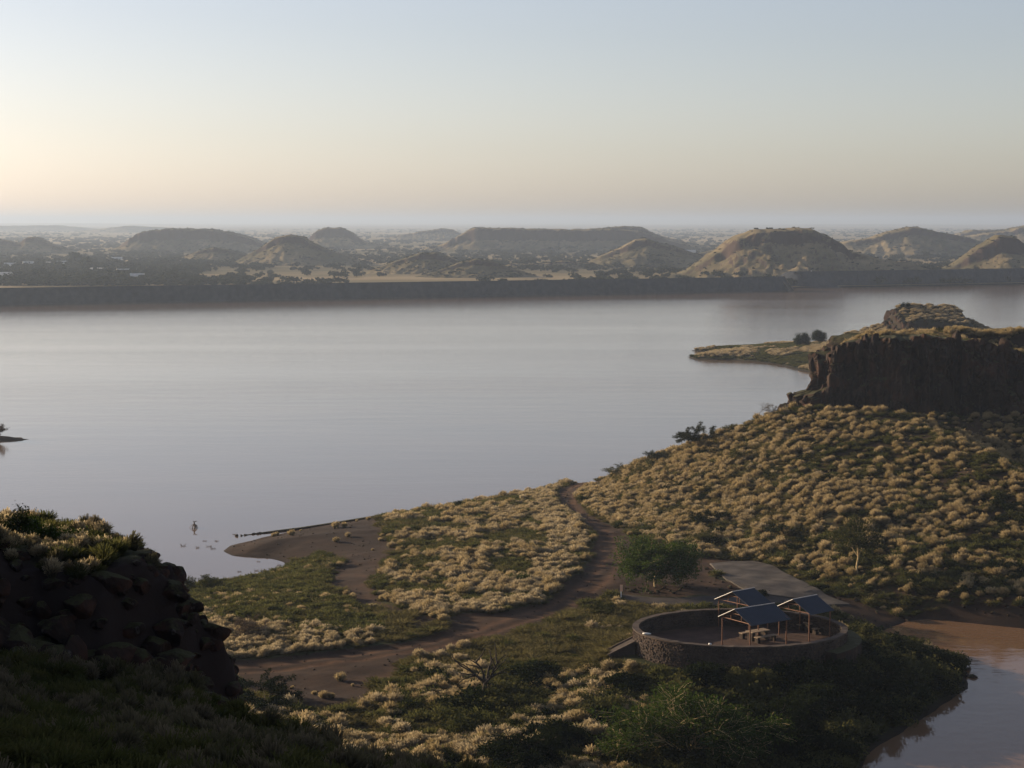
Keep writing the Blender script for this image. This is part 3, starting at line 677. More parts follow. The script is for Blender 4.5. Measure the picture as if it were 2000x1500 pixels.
for a, b, Y, s in [(270, 1095, 58.5, .62), (245, 1080, 61, .6), (307, 1122, 58, .42), (338, 1148, 57.5, .55), (330, 1185, 57, .7), (300, 1160, 56.5, .75), (355, 1215, 57, .55), (365, 1250, 56.8, .6), (390, 1285, 56.5, .6), (340, 1270, 56, .8),
                   (20, 1105, 54, 1.0), (60, 1135, 54.3, .8), (110, 1160, 54.8, .7), (160, 1150, 55.2, .65), (215, 1135, 56, .6), (-30, 1100, 54, 1.2), (130, 1070, 63, .5), (165, 1062, 63.5, .45), (210, 1065, 63, .5),
                   (60, 1210, 53.8, .9), (140, 1220, 54.3, .8), (220, 1205, 55, .85), (270, 1230, 55.2, .8), (310, 1300, 55, .6), (415, 1325, 56, .5), (445, 1355, 55.5, .45), (100, 1290, 53.5, .7), (200, 1300, 54, .6)]:
    p = atY(a, b, Y); p[2] = min(p[2], float(Hf(p[0], p[1])) + s * .45); rock_at(p, s, outc)
for _ in range(900):
    x = rnd.uniform(-19, -8.3); y = rnd.uniform(53, 63)
    i = int((x - fx[0]) / .17); j = int((y - fy_[0]) / .17)
    if sl[i, j] > .45: rock_at((x, y, float(Hf(x, y)) - .05), rnd.uniform(.12, .52), outc)

# ------------------------------------------------------------------ plants
def frame_of(t):
    a = np.array([0, 0, 1.]) if abs(t[2]) < .9 else np.array([1., 0, 0]); u = np.cross(t, a); u /= np.linalg.norm(u); return u, np.cross(t, u)
def leaf_mesh(name, P, size, r, nrm_up=.3, aspect=1.8):
    """one small kite per point"""
    P = np.asarray(P); n = len(P); a = r.normal(size=(n, 3)); a /= np.linalg.norm(a, axis=1)[:, None]
    b = r.normal(size=(n, 3)); b[:, 2] *= (1 - nrm_up); b -= a * (a * b).sum(1)[:, None]; b /= np.linalg.norm(b, axis=1)[:, None]
    s = size * r.uniform(.6, 1.4, n)[:, None]
    V = np.stack([P - a * s * aspect * .5, P + b * s * .5, P + a * s * aspect * .5, P - b * s * .5], 1).reshape(-1, 3)
    return np_mesh(name, V, np.arange(4 * n).reshape(-1, 4), False)
def skeleton(h, spread, seed, forks=4, trunk_h=.25, levels=3, gravity=.0, r0=.12, wob=.18, lean=(0, 0)):
    r = random.Random(seed); tubes = []; tips = []
    def grow(p, d, L, rad, lev):
        n = 5; pts = [p]; q = np.array(p, float); dd = np.array(d, float)
        for i in range(n):
            dd = dd + np.array([r.gauss(0, wob), r.gauss(0, wob), r.gauss(0, wob * .5) - gravity]); dd /= np.linalg.norm(dd); q = q + dd * L / n; pts.append(q)
        tubes.append((pts, [rad * (1 - .6 * i / n) for i in range(n + 1)]))
        if lev == 0:
            tips.extend(pts[2:]); return
        if lev == 1: tips.extend(pts[3:])
        for k in range(forks + (1 if lev > 1 else 0)):
            i = r.choice([2, 3, 4, 5]) if k else 5
            a = r.uniform(0, 2 * pi); u, w = frame_of(dd); s = r.uniform(.45, 1.0) * spread
            nd = dd * .8 + (u * cos(a) + w * sin(a)) * s; nd[2] = nd[2] * .75 + .12; nd /= np.linalg.norm(nd)
            grow(pts[i], nd, L * r.uniform(.6, .85), rad * .55, lev - 1)
    d0 = np.array([lean[0], lean[1], 1.]); d0 /= np.linalg.norm(d0); tp = d0 * h * trunk_h
    tubes.append(([np.zeros(3) - (0, 0, .3), tp * .5 + np.array([r.gauss(0, .03), r.gauss(0, .03), 0]) * h, tp], [r0 * 1.25, r0, r0 * .85]))
    for k in range(forks + 1):
        a = 2 * pi * (k + r.uniform(-.3, .3)) / (forks + 1); d = np.array([cos(a) * spread, sin(a) * spread, r.uniform(.55, 1.1)]); d /= np.linalg.norm(d)
        grow(tp, d, h * .36 * r.uniform(.8, 1.15), r0 * .6, levels - 1)
    return tubes, np.array(tips)
def plant(name, label, cat, base, h, rad, seed, leaves=6000, leaf=.09, leafmat='acacia', bark='bark', forks=4, levels=3, trunk_h=.25, spread=.9, r0=.12, clump=.22, group=None, flat=None, lean=(0, 0), wob=.18, scatter_n=5, sink=0.0):
    e = empty(name, base); tag(e, label, cat, group)
    tubes, tips = skeleton(1.0, spread, seed, forks, trunk_h, levels, r0=r0 / h, lean=lean, wob=wob)
    allp = np.concatenate([np.array(t[0]) for t in tubes]); zz = allp[:, 2].max(); rr = np.percentile(np.hypot(allp[:, 0], allp[:, 1]), 97)
    S = np.array([rad / rr, rad / rr, h / zz])
    mb = MB()
    for pts, rd in tubes: mb.tube([np.array(p) * S for p in pts], [max(q * h, .008 * h ** .3) for q in rd], 5 if rd[0] > .02 else 4, False)
    mb.build('trunk', M[bark], e, True)
    if leaves:
        r = np.random.default_rng(seed); T = tips * S; idx = r.integers(0, len(T), leaves)
        P = T[idx] + r.normal(size=(leaves, 3)) * clump * np.array([1, 1, .6])
        obj('crown', leaf_mesh('crown', P, leaf, r), M[leafmat], e)
    return e
def on(px, py): return hit(px, py)

# --- main trees (base pixel -> ground)
b = on(1282, 1146); plant('thorn_tree', 'dense green thorn tree with yellow trunk standing on the stone-edged island by the dirt road', 'tree', b, 5.2, 3.9, 5, 22000, .12, 'acacia', 'yellow_bark', 6, 3, .20, 1.3, .12, .30)
b = on(1676, 1122); plant('thorn_tree', 'sparse olive thorn tree on the grassy slope beyond the boat ramp', 'tree', b, 6.0, 3.0, 9, 8500, .10, 'olive', 'yellow_bark', 4, 3, .28, 1.0, .10, .25)
b = on(948, 1368); plant('bare_tree', 'leafless dark tree standing alone in the lower meadow', 'tree', b, 4.3, 2.3, 24, 0, .1, 'olive', 'darkbark', 4, 2, .26, .9, .20, .2)
b = on(1335, 1492); plant('thorn_tree', 'large feathery thorn tree below the round stone wall at the bottom of the view', 'tree', b + np.array([.8, 1, -.4]), 6.2, 5.6, 37, 36000, .10, 'acacia', 'yellow_bark', 5, 4, .12, 1.1, .10, .25)
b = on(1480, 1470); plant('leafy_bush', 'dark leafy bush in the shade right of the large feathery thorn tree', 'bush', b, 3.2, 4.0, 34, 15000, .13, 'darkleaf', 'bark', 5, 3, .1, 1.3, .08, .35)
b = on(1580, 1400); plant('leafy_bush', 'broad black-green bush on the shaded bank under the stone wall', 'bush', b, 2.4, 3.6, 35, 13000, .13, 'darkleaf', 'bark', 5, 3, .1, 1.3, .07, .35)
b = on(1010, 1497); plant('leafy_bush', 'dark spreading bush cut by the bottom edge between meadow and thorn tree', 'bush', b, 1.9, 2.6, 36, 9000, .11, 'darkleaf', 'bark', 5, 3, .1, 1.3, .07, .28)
# dark bushes of the shaded bank
k = 0
for a, c, h, r_ in [(1700, 1270, 1.9, 1.3), (1640, 1345, 1.8, 2.0), (1720, 1350, 1.7, 2.0), (1790, 1335, 1.4, 1.7), (1830, 1310, 1.2, 1.4), (1700, 1405, 1.7, 2.0), (1640, 1440, 1.6, 1.9), (1770, 1380, 1.4, 1.6), (1560, 1330, 1.5, 1.6), (1470, 1345, 1.4, 1.6), (1380, 1335, 1.3, 1.4), (1620, 1480, 1.5, 1.8), (1860, 1300, .9, 1.1), (1760, 1290, 1.1, 1.3), (1230, 1350, 1.3, 1.4), (1180, 1400, 1.2, 1.6), (1100, 1450, 1.2, 1.5), (1260, 1440, 1.4, 1.6)]:
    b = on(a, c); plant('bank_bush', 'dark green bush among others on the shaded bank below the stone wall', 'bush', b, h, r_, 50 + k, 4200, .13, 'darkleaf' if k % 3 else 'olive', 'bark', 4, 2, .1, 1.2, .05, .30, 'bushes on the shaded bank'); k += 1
# shrubs against the lake
for a, c, h, r_, lf, nm, lb, n_ in [
    (1361, 875, 3.3, 2.9, 'greyleaf', 'shrub', 'spiky grey-green shrub on the skyline of the grass slope, largest against the lake', 9000),
    (1281, 904, 1.6, 1.7, 'greyleaf', 'shrub', 'small dark round shrub on the slope edge between two spiky shrubs', 2600),
    (1208, 928, 1.5, 2.3, 'greyleaf', 'shrub', 'low wispy shrub beside the top end of the dirt road', 2200),
    (1507, 812, 1.8, 1.6, 'drytwig', 'shrub', 'leafless grey-brown shrub at the foot of the cliff by the lake', 1500),
    (1395, 886, .9, 1.8, 'darkleaf', 'shrub', 'flat dark green shrub just below the skyline shrub', 1800),
    (1450, 895, 1.1, 2.0, 'olive', 'shrub', 'low olive shrub on the upper grass slope', 1800),
    (1840, 808, 1.4, 1.5, 'drytwig', 'shrub', 'brown shrub in the shade under the cliff', 1500),
    (1530, 1045, 1.1, 2.0, 'darkleaf', 'shrub', 'dark low shrub at the slope foot above the concrete ramp', 2200),
    (1385, 1018, 1.2, 2.6, 'darkleaf', 'shrub', 'dark scrub patch on the slope above the green thorn tree', 2600),
    (1375, 1060, 1.4, 1.6, 'olive', 'shrub', 'olive shrub at the slope foot right of the green thorn tree', 2200),
    (1960, 1120, 1.5, 2.4, 'darkleaf', 'shrub', 'dark shrub near the right edge above the brown water', 3000),
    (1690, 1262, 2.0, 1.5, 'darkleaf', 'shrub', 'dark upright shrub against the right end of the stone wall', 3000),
    (1540, 800, 1.0, 1.8, 'darkleaf', 'shrub', 'low green shrub where the cliff foot meets the slope', 2000),
    (482, 1245, 1.7, 2.2, 'drytwig', 'shrub', 'round grey-brown dry shrub in pale grass on the left meadow', 5200),
    (392, 1152, 1.3, 2.3, 'olive', 'shrub', 'dull olive shrub at the water edge behind the rock outcrop', 3600),
    (1015, 1140, 1.0, 1.0, 'acacia', 'shrub', 'small bright green thorn sapling in the middle meadow', 1000),
    (1180, 1200, .9, 1.8, 'olive', 'shrub', 'low green shrub in the grass left of the stone wall', 2200),
    (520, 1375, 1.8, 3.2, 'darkleaf', 'shrub', 'dark green shrub below the foot of the rock outcrop', 6500)]:
    b = on(a, c); plant(nm, lb, 'shrub', b, h, r_, int(a + c), n_, .085 if lf != 'drytwig' else .05, lf, 'bark', 5, 2, .08, 1.1, .045, .16 if lf != 'drytwig' else .12)
# shrubs on the outcrop
for a, c, Y, h, r_, lf, lb in [(12, 1052, 60, 1.35, .95, 'darkleaf', 'dark leafy shrub at the left edge on top of the rock outcrop'), (84, 1052, 60, 1.05, .95, 'acacia', 'small green shrub in pale grass on top of the rock outcrop'),
                               (-60, 1060, 60, 1.3, .9, 'darkleaf', 'dark shrub just left of the outcrop edge shrub')]:
    p = atY(a, c, Y); p[2] = float(Hf(p[0], p[1])); plant('shrub', lb, 'shrub', p, h, r_, int(a + 200), 5200, .040, lf, 'bark', 5, 2, .1, 1.0, .03, .11)
# trees on the spit
for a, c, h, r_, lb in [(1566, 679, 3.9, 1.9, 'left of two dark round trees on the green spit'), (1598, 671, 4.0, 1.9, 'right of two dark round trees on the green spit')]:
    p = atz(a, c, 1.6); p[2] = gsample(headX, headY, headH, p[0], p[1]); plant('round_tree', lb, 'tree', p, h, r_, int(a), 7000, .16, 'darkleaf', 'bark', 5, 3, .15, 1.2, .12, .42)
for a, c, h, r_, lb in [(1768, 598, 1.4, 1.4, 'tiny dark shrub on top of the small mesa')]:
    p = atY(a, c, 488); p[2] = gsample(headX, headY, headH, p[0], p[1]); plant('shrub', lb, 'shrub', p, h, r_, int(a), 1200, .14, 'darkleaf', 'bark', 4, 2, .15, 1.2, .08, .22)
# islet bushes
plant('shrub', 'brown bush on the islet at the left edge of the lake', 'shrub', (isl[0] + 2.5, isl[1], .6), 2.0, 2.6, 71, 3800, .10, 'drytwig', 'dead', 5, 2, .1, 1.1, .06, .22)
# flooded dead stump
p = atz(380, 1031)
st = empty('dead_tree', p); tag(st, 'dead stump with splayed roots standing alone in the flooded shallows', 'tree')
mb = MB(); mb.tube([(0, 0, -.5), (.02, 0, .3), (-.05, 0, .62), (.02, 0, .82)], [.13, .11, .08, .05], 7); mb.tube([(.0, 0, .72), (.16, 0, .86), (.34, .0, .80)], [.06, .05, .02], 5); mb.tube([(0, 0, .7), (-.16, 0, .84), (-.2, 0, .80)], [.05, .04, .015], 5)
mb.build('trunk', M['dead'], st, True)
mb = MB()
for k in range(17):
    a = rnd.uniform(0, 2 * pi); q = rnd.uniform(.35, .78); mb.tube([(0, 0, rnd.uniform(.35, .6)), (cos(a) * q * .6, sin(a) * q * .6, .26), (cos(a) * q, sin(a) * q, -.15)], [.035, .028, .02], 4)
mb.build('root', M['dead'], st, True)
# drowned twigs
for k, (a, c, s) in enumerate([(358, 1066, .75), (386, 1070, .5), (408, 1068, .5), (416, 1072, .45), (468, 1117, .35), (500, 1115, .45), (513, 1115, .5), (545, 1104, .4), (505, 1097, .35), (424, 1057, .4), (400, 1057, .35), (458, 1044, .4)]):
    p = atz(a, c); mb = MB()
    for _ in range(16):
        t = rnd.uniform(0, 2 * pi); L = s * rnd.uniform(.3, .8); mb.tube([(rnd.uniform(-.3, .3) * s, rnd.uniform(-.3, .3) * s, -.2), (cos(t) * L, sin(t) * L, rnd.uniform(.03, .32) * s + .02)], [.02, .012], 4)
    o = mb.build('drowned_twigs', M['dead']); o.location = p; tag(o, 'small bundle of twigs poking out of the still shallows', 'twigs', 'twigs in the flooded shallows')

# stone bar in the water
mb = MB(); pts = [atz(a, c) for a, c in [(462, 1047), (500, 1043), (545, 1038), (590, 1033), (640, 1026), (720, 1013), (800, 1000)]]
gro = empty('stone_bar', pts[0]); tag(gro, 'thin dark stone bar running out from the shore into the lake', 'breakwater')
mb.tube([p + np.array([0, 0, -.12]) - pts[0] for p in pts], [.10, .26, .34, .38, .42, .42, .36], 6); mb.build('bar', M['rock'], gro)
for k in range(46):
    t = rnd.random(); i = min(int(t * 6), 5); p = pts[i] + (pts[i + 1] - pts[i]) * (t * 6 - i); rock_at(p + np.array([0, rnd.uniform(-.2, .2), .05]), rnd.uniform(.14, .30), gro, BMs, 'stone')
b = on(795, 1002); rock_at(b, .42).name = 'boulder'; tag(bpy.context.scene.objects[-1] if False else [o for o in SC.objects if o.name.startswith('boulder') and o.parent is None][-1], 'small dark boulder on the lake shore at the far end of the stone bar', 'boulder')

# boulders singly placed
def lone(a, c, s, label, group=None):
    b = on(a, c); o = rock_at(b + np.array([0, 0, s * .15]), s); tag(o, label, 'boulder', group)
for a, c, s in [(1532, 806, .5), (1545, 800, .4), (1520, 812, .35), (1575, 818, .4)]: lone(a, c, s, 'brown boulder at the foot of the cliff near the lake', 'boulders at the cliff foot')
for k in range(22):
    a = 1222 + k * 6.2; lone(a, 1151 + 5 * sin(k * .9) + (4 if 4 < k < 16 else 0), rnd.uniform(.16, .36), 'dark stone in the ring around the green thorn tree', 'stones around the thorn tree')
for a, c in [(1380, 1112), (1388, 1120), (1400, 1130), (1412, 1138), (1425, 1148), (1440, 1155), (1452, 1163), (1395, 1142), (1380, 1150), (1370, 1136), (1408, 1152)]: lone(a, c, rnd.uniform(.2, .42), 'rubble stone on the bank beside the upper edge of the ramp', 'rubble beside the ramp')
for a, c in [(1850, 1290), (1862, 1297), (1875, 1300), (1890, 1308), (1870, 1310), (1885, 1320), (1900, 1322), (1858, 1305), (1845, 1300), (1880, 1292)]:
    p = atz(a, c, .05); o = rock_at(p, rnd.uniform(.25, .6)); tag(o, 'half-sunk rock off the tip of the shaded bank', 'boulder', 'rocks in the brown water')
for a, c in [(1780, 1205), (1768, 1208), (1790, 1203), (1772, 1213), (1700, 1240), (1720, 1238), (1690, 1235), (1740, 1226)]: lone(a, c, rnd.uniform(.18, .35), 'stone on the muddy shore where the ramp enters the brown water', 'stones at the ramp foot')
for k in range(36): lone(rnd.uniform(1640, 2000), rnd.uniform(1135, 1205), rnd.uniform(.12, .4), 'dark stone scattered on the stony flat above the brown water', 'stones on the stony flat')

# ------------------------------------------------------------------ paved ramp and pad approach
def slab(name, pts, mat, thick=.10, label=None):
    P = HW(pts); x0, y0 = P.min(0); x1, y1 = P.max(0); st = .42
    xs = np.arange(x0, x1 + st, st); ys = np.arange(y0, y1 + st, st)
    xx, yy = np.meshgrid(xs, ys, indexing='ij'); D = sdf(P, xx, yy)
    # snap outside vertices near the edge onto it
    from mathutils.geometry import tessellate_polygon
    import bmesh
    bm = bmesh.new(); n = len(P); dense = []
    for i in range(n):
        a, c = P[i], P[(i + 1) % n]; m = max(1, int(np.hypot(*(c - a)) / .8))
        for q in range(m): dense.append(a + (c - a) * q / m)
    vs = [bm.verts.new((p[0], p[1], 0)) for p in dense]; f = bm.faces.new(vs)
    bmesh.ops.triangulate(bm, faces=[f])
    for lim in (6, 6):
        es = [e for e in bm.edges if e.calc_length() > 1.6]
        if es: bmesh.ops.subdivide_edges(bm, edges=es, cuts=3); bmesh.ops.triangulate(bm, faces=bm.faces[:])
    for v in bm.verts: v.co.z = float(Hn(v.co.x, v.co.y)) + thick
    if bm.faces and sum(f.normal.z for f in bm.faces) < 0: bmesh.ops.reverse_faces(bm, faces=bm.faces[:])
    ext = bmesh.ops.extrude_face_region(bm, geom=bm.faces[:])
    for g in ext['geom']:
        if isinstance(g, bmesh.types.BMVert): g.co.z -= .5
    bmesh.ops.recalc_face_normals(bm, faces=bm.faces[:])
    me = bpy.data.meshes.new(name); bm.to_mesh(me); bm.free(); return tag(obj(name, me, M[mat]), label, kind='structure')
ramp = slab('concrete_ramp', [(1386, 1103), (1430, 1099), (1476, 1098), (1512, 1108), (1560, 1135), (1612, 1164), (1660, 1183), (1600, 1185), (1560, 1172), (1500, 1164), (1462, 1158), (1420, 1135), (1398, 1116)], 'concrete', .16)
apron = slab('road', [(1204, 1163), (1260, 1168), (1340, 1170), (1400, 1167), (1464, 1161), (1500, 1166), (1560, 1174), (1540, 1182), (1470, 1184), (1400, 1184), (1330, 1185), (1270, 1182), (1225, 1176)], 'asphalt', .12)

# ------------------------------------------------------------------ round picnic terrace
cw = empty('stone_wall', (PAD[0], PAD[1], 0)); tag(cw, 'oval dry-stone wall enclosing the gravel picnic terrace', 'wall')
def ell(t, k=0.0):
    u, v = (PA + k) * cos(t), (PB + k) * sin(t); return np.array([u * cos(PROT) - v * sin(PROT), u * sin(PROT) + v * cos(PROT)])
NT = 160; GAP = (R(32), R(32.01))
def wall_ring(r_in, r_out, z0, z1, name, mat, wav=0.0):
    V = []; 
    for i in range(NT):
        t = 2 * pi * i / NT; a = ell(t, r_in); b_ = ell(t, r_out); dz = wav * math.sin(i * 1.7) * .5 + wav * rnd.uniform(-.5, .5)
        V += [(a[0], a[1], z0), (a[0], a[1], z1 + dz), (b_[0], b_[1], z1 + dz), (b_[0], b_[1], z0)]
    F = []
    for i in range(NT):
        j = (i + 1) % NT
        for k_ in range(4):
            k2 = (k_ + 1) % 4; F.append((i * 4 + k_, i * 4 + k2, j * 4 + k2, j * 4 + k_))
    me = bpy.data.meshes.new(name); me.from_pydata([tuple(map(float, v)) for v in V], [], F); me.update(); return obj(name, me, M[mat], cw)
wall_ring(-.42, -.04, 1.2, RIM_Z - .10, 'core', 'mortar')
wall_ring(-.47, .05, RIM_Z - .11, RIM_Z, 'coping', 'coping', .03)
# facing stones (under 10 px each): real stones, joined
def facing(inner):
    mb = MB(); r = random.Random(5 + inner)
    for row in range(13 if not inner else 5):
        z = (RIM_Z - .22 - row * .235); L = 0; n = 180
        for i in range(n):
            t = 2 * pi * (i + (row % 2) * .5 + r.uniform(-.2, .2)) / n
            p = ell(t, -.04 if not inner else -.42); nx = cos(t + PROT) / PA; ny = sin(t) / PB; nn = np.array([cos(t) / PA, sin(t) / PB]); nn /= np.linalg.norm(nn)
            if inner: nn = -nn
            hx = r.uniform(.08, .19); hz = r.uniform(.07, .15); dp = r.uniform(.02, .09)
            tg = np.array([-nn[1], nn[0]]); zz = z + r.uniform(-.07, .07); V = []
            for q in range(6):
                a = q * pi / 3 + r.uniform(-.25, .25); V.append((*(p + tg * cos(a) * hx * r.uniform(.85, 1.1) - nn * .03), zz + sin(a) * hz))
            c = [(*(np.array(v[:2]) * 1 + nn * (dp + .03) * r.uniform(.7, 1.1) + (p - np.array(v[:2])) * .3), zz + (v[2] - zz) * .7) for v in V]
            mb.add(V + c, [tuple(range(6, 12))] + [(q, (q + 1) % 6, 6 + (q + 1) % 6, 6 + q) for q in range(6)])
    o = mb.build('stones', M['stone'], cw); tag(o, kind='stuff')
facing(0); facing(1)
# footing on the right
mb = MB(); V = []
def arc_wall(t0, t1, k0, k1, z0, z1, name, mat):
    mb = MB(); n = 24; prev = None
    for i in range(n):
        a, b2 = t0 + (t1 - t0) * i / n, t0 + (t1 - t0) * (i + 1) / n
        q = [ell(a, k0), ell(a, k1), ell(b2, k1), ell(b2, k0)]
        mb.add([(*p, z0) for p in q] + [(*p, z1) for p in q], [(3, 2, 1, 0), (4, 5, 6, 7), (0, 1, 5, 4), (1, 2, 6, 5), (2, 3, 7, 6), (3, 0, 4, 7)])
    return mb.build(name, M[mat], cw)
arc_wall(R(-48), R(14), .06, 1.15, .8, 4.35, 'footing', 'rock')
# gravel floor
V = [(PAD[0], PAD[1], PAD_Z)] + [(PAD[0] + p[0], PAD[1] + p[1], PAD_Z) for p in (ell(2 * pi * i / 90, -.30) for i in range(90))]
me = bpy.data.meshes.new('terrace_floor'); me.from_pydata([tuple(map(float, v)) for v in V], [], [(0, i + 1, (i + 1) % 90 + 1) for i in range(90)]); tag(obj('terrace_floor', me, M['floor']), kind='structure')
# steps ramp on the left outside of the wall
pl = PAD + ell(R(183), 0); sr = empty('stone_buttress', (pl[0], pl[1], 0)); tag(sr, 'sloping stone-edged ramp leaning on the left outside of the oval wall', 'ramp')
gz = float(Hn(pl[0] - 1.5, pl[1]))
mb = MB(); mb.add([(-2.0, -.9, 2.2), (.0, -.9, 2.2), (.0, -.9, gz + 1.15), (-2.0, -.9, gz + .12), (-2.0, .9, 2.2), (.0, .9, 2.2), (.0, .9, gz + 1.15), (-2.0, .9, gz + .12)],
                 [(0, 1, 2, 3), (7, 6, 5, 4), (3, 2, 6, 7), (0, 3, 7, 4), (1, 5, 6, 2)]); mb.build('body', M['mortar'], sr)
mb = MB(); mb.beam((-2.15, -.92, gz + .12), (.02, -.92, gz + 1.22), .16, .12); mb.build('edge_rail', M['coping'], sr)
mb = MB(); mb.beam((-2.15, .92, gz + .12), (.02, .92, gz + 1.22), .16, .12); mb.build('edge_rail', M['coping'], sr)
# pale things on the wall
def wall_item(px, py, name, label):
    best = min((R(i) for i in range(0, 360, 1)), key=lambda t: math.hypot(proj(*(PAD + ell(t, -.2)), RIM_Z)[0] - px, (proj(*(PAD + ell(t, -.2)), RIM_Z)[1] - py) * 2))
    p = PAD + ell(best, -.2); mb = MB(); mb.tube([(-.32, .1, .05), (-.12, -.02, .07), (.1, -.05, .07), (.34, -.02, .05)], [.05, .08, .08, .04], 6)
    o = mb.build(name, M['white'], None, True); o.location = (p[0], p[1], RIM_Z + .02); tag(o, label, 'stone'); return o
wall_item(1253, 1246, 'white_stone', 'curved white stone lying on the left end of the wall coping'); o = wall_item(1386, 1262, 'white_stone', 'small whitish stone on the front wall coping'); o.scale = (.35, .6, 1)
# inside ledge on the left of the terrace
mb = MB()
for i in range(10):
    a, b2 = R(196 + i * 5.2), R(196 + (i + 1) * 5.2)
    q = [ell(a, -1.5), ell(a, -.5), ell(b2, -.5), ell(b2, -1.5)]
    mb.add([(*p, PAD_Z) for p in q] + [(*p, PAD_Z + .45) for p in q], [(3, 2, 1, 0), (4, 5, 6, 7), (0, 1, 5, 4), (1, 2, 6, 5), (2, 3, 7, 6), (3, 0, 4, 7)])
mb.build('ledge', M['floor'], cw)

# shelters
def shelter(eave_near, eave_back, eave_far, label, rusty=True):
    """eave_near: low front-left corner px, eave_back: back-left px, eave_far: front-right px (all at eave height)"""
    z = 6.15; A = atz(*eave_near, z); B = atz(*eave_back, z); C_ = atz(*eave_far, z)
    wv = B - A; lv = C_ - A; Wd = np.hypot(*wv[:2]); 
    wdir = wv[:2] / Wd; ldir = np.array([wdir[1], -wdir[0]]); 
    if np.dot(ldir, lv[:2]) < 0: ldir = -ldir
    mid = lv[:2] / np.hypot(*lv[:2]); ldir = ldir + mid; ldir /= np.hypot(*ldir); wdir2 = np.array([-ldir[1], ldir[0]])
    if np.dot(wdir2, wdir) < 0: wdir2 = -wdir2
    Ln = float(np.dot(lv[:2], ldir)) - .75; Wd = float(np.dot(wv[:2], wdir2)); ang = math.atan2(ldir[1], ldir[0])
    e = empty('picnic_shelter', (A[0], A[1], PAD_Z), ang); tag(e, label, 'shelter', 'picnic shelters on the terrace')
    sgn = 1 if np.dot(wdir2, np.array([-sin(ang), cos(ang)])) > 0 else -1
    H = z - PAD_Z; ap = H + .85; w = Wd * sgn; m = w / 2; T = .03
    for (y0, y1, z0, z1) in ((0, m, H, ap), (w, m, H, ap)):
        mb = MB(); n = 10; rows = []
        oy = -.22 * np.sign(y1 - y0); oz = .22 * (z1 - z0) / abs(y1 - y0)
        NN = 44; V = []
        for i in range(NN + 1):
            x = -.14 + (Ln + .28) * i / NN; dz = .018 * (i % 2)
            V += [(x, y0 + oy, z0 - oz + dz), (x, y1, z1 + dz), (x, y1, z1 + dz + T), (x, y0 + oy, z0 - oz + dz + T)]
        F = []
        for i in range(NN):
            for k_ in range(4): k2 = (k_ + 1) % 4; F.append((i * 4 + k_, i * 4 + k2, (i + 1) * 4 + k2, (i + 1) * 4 + k_))
        F += [(0, 1, 2, 3), (NN * 4 + 3, NN * 4 + 2, NN * 4 + 1, NN * 4)]; mb.add(V, F); mb.build('roof_panel', M['roof'], e)
    mb = MB(); mb.tube([(-.17, m, ap + .06), (Ln + .17, m, ap + .06)], .04, 6); mb.build('ridge_cap', M['galv'], e)
    mb = MB(); mb.tube([(-.15, m, ap + .05), (-.15, w * 1.05, H - .05)], .032, 6); mb.build('barge_board', M['galv'], e)
    for xx in (.05, Ln - .05):
        for yy in (.1 * sgn, w - .1 * sgn):
            mb = MB(); mb.tube([(xx, yy, -.1), (xx, yy, H + .03)], .055, 8); mb.build('post', M['steel'], e)
        mb = MB(); mb.tube([(xx, 0, H - .04), (xx, w, H - .04)], .04, 6); mb.build('tie_beam', M['steel'], e)
        for f in (.32, .68):
            mb = MB(); mb.tube([(xx, w * f, H - .04), (xx, w * f, H + .85 * (1 - abs(2 * f - 1)) - .03)], .035, 6); mb.build('strut', M['steel'], e)
        mb = MB(); mb.tube([(xx, w * .32, H + .48), (xx, w * .68, H + .48)], .03, 6); mb.build('collar_beam', M['steel'], e)
        mb = MB(); mb.tube([(xx, 0, H), (xx, m, ap - .04), (xx, w, H)], .04, 6); mb.build('rafter', M['steel'], e)
    for yy in (.1 * sgn, w - .1 * sgn):
        mb = MB(); mb.tube([(0, yy, H - .02), (Ln, yy, H - .02)], .04, 6); mb.build('purlin', M['steel'], e)
    return e, Ln, w
S1 = shelter((1466, 1219), (1418, 1202), (1541, 1202), 'front picnic shelter with blue roof, nearest the camera and centre of the terrace')
S2 = shelter((1582, 1198), (1533, 1182), (1621, 1184), 'right picnic shelter with blue roof over the lit stone wall')
S3 = shelter((1464, 1183), (1414, 1167), (1503, 1171), 'rear left picnic shelter with blue roof at the back of the terrace')
# tables and benches
def table_set(px, py, ang, idx, where):
    p = atz(px, py, PAD_Z)
    t = empty('picnic_table', p, ang); tag(t, 'timber picnic table on stone legs ' + where, 'table')
    for k in range(4): mb = MB(); mb.box((0, -.33 + k * .22, .74), (1.9, .2, .06)); mb.build('plank', M['timber'], t)
    for s in (-1, 1): mb = MB(); mb.box((s * .7, 0, .355), (.3, .6, .71)); mb.build('leg', M['stone'], t)
    for s, w in ((-1, 'near side'), (1, 'far side')):
        q = (p[0] - sin(ang) * s * .95, p[1] + cos(ang) * s * .95, PAD_Z)
        b_ = empty('bench', q, ang); tag(b_, 'low timber bench at the ' + w + ' of the table ' + where, 'bench')
        for k in range(2): mb = MB(); mb.box((0, -.12 + k * .24, .46), (2.1, .22, .06)); mb.build('plank', M['timber'], b_)
        for s2 in (-1, 1): mb = MB(); mb.box((s2 * .85, 0, .215), (.25, .4, .43)); mb.build('leg', M['stone'], b_)
table_set(1480, 1249, R(33), 0, 'under the front shelter'); table_set(1592, 1232, R(33), 1, 'under the right shelter'); table_set(1466, 1208, R(33), 2, 'under the rear left shelter')

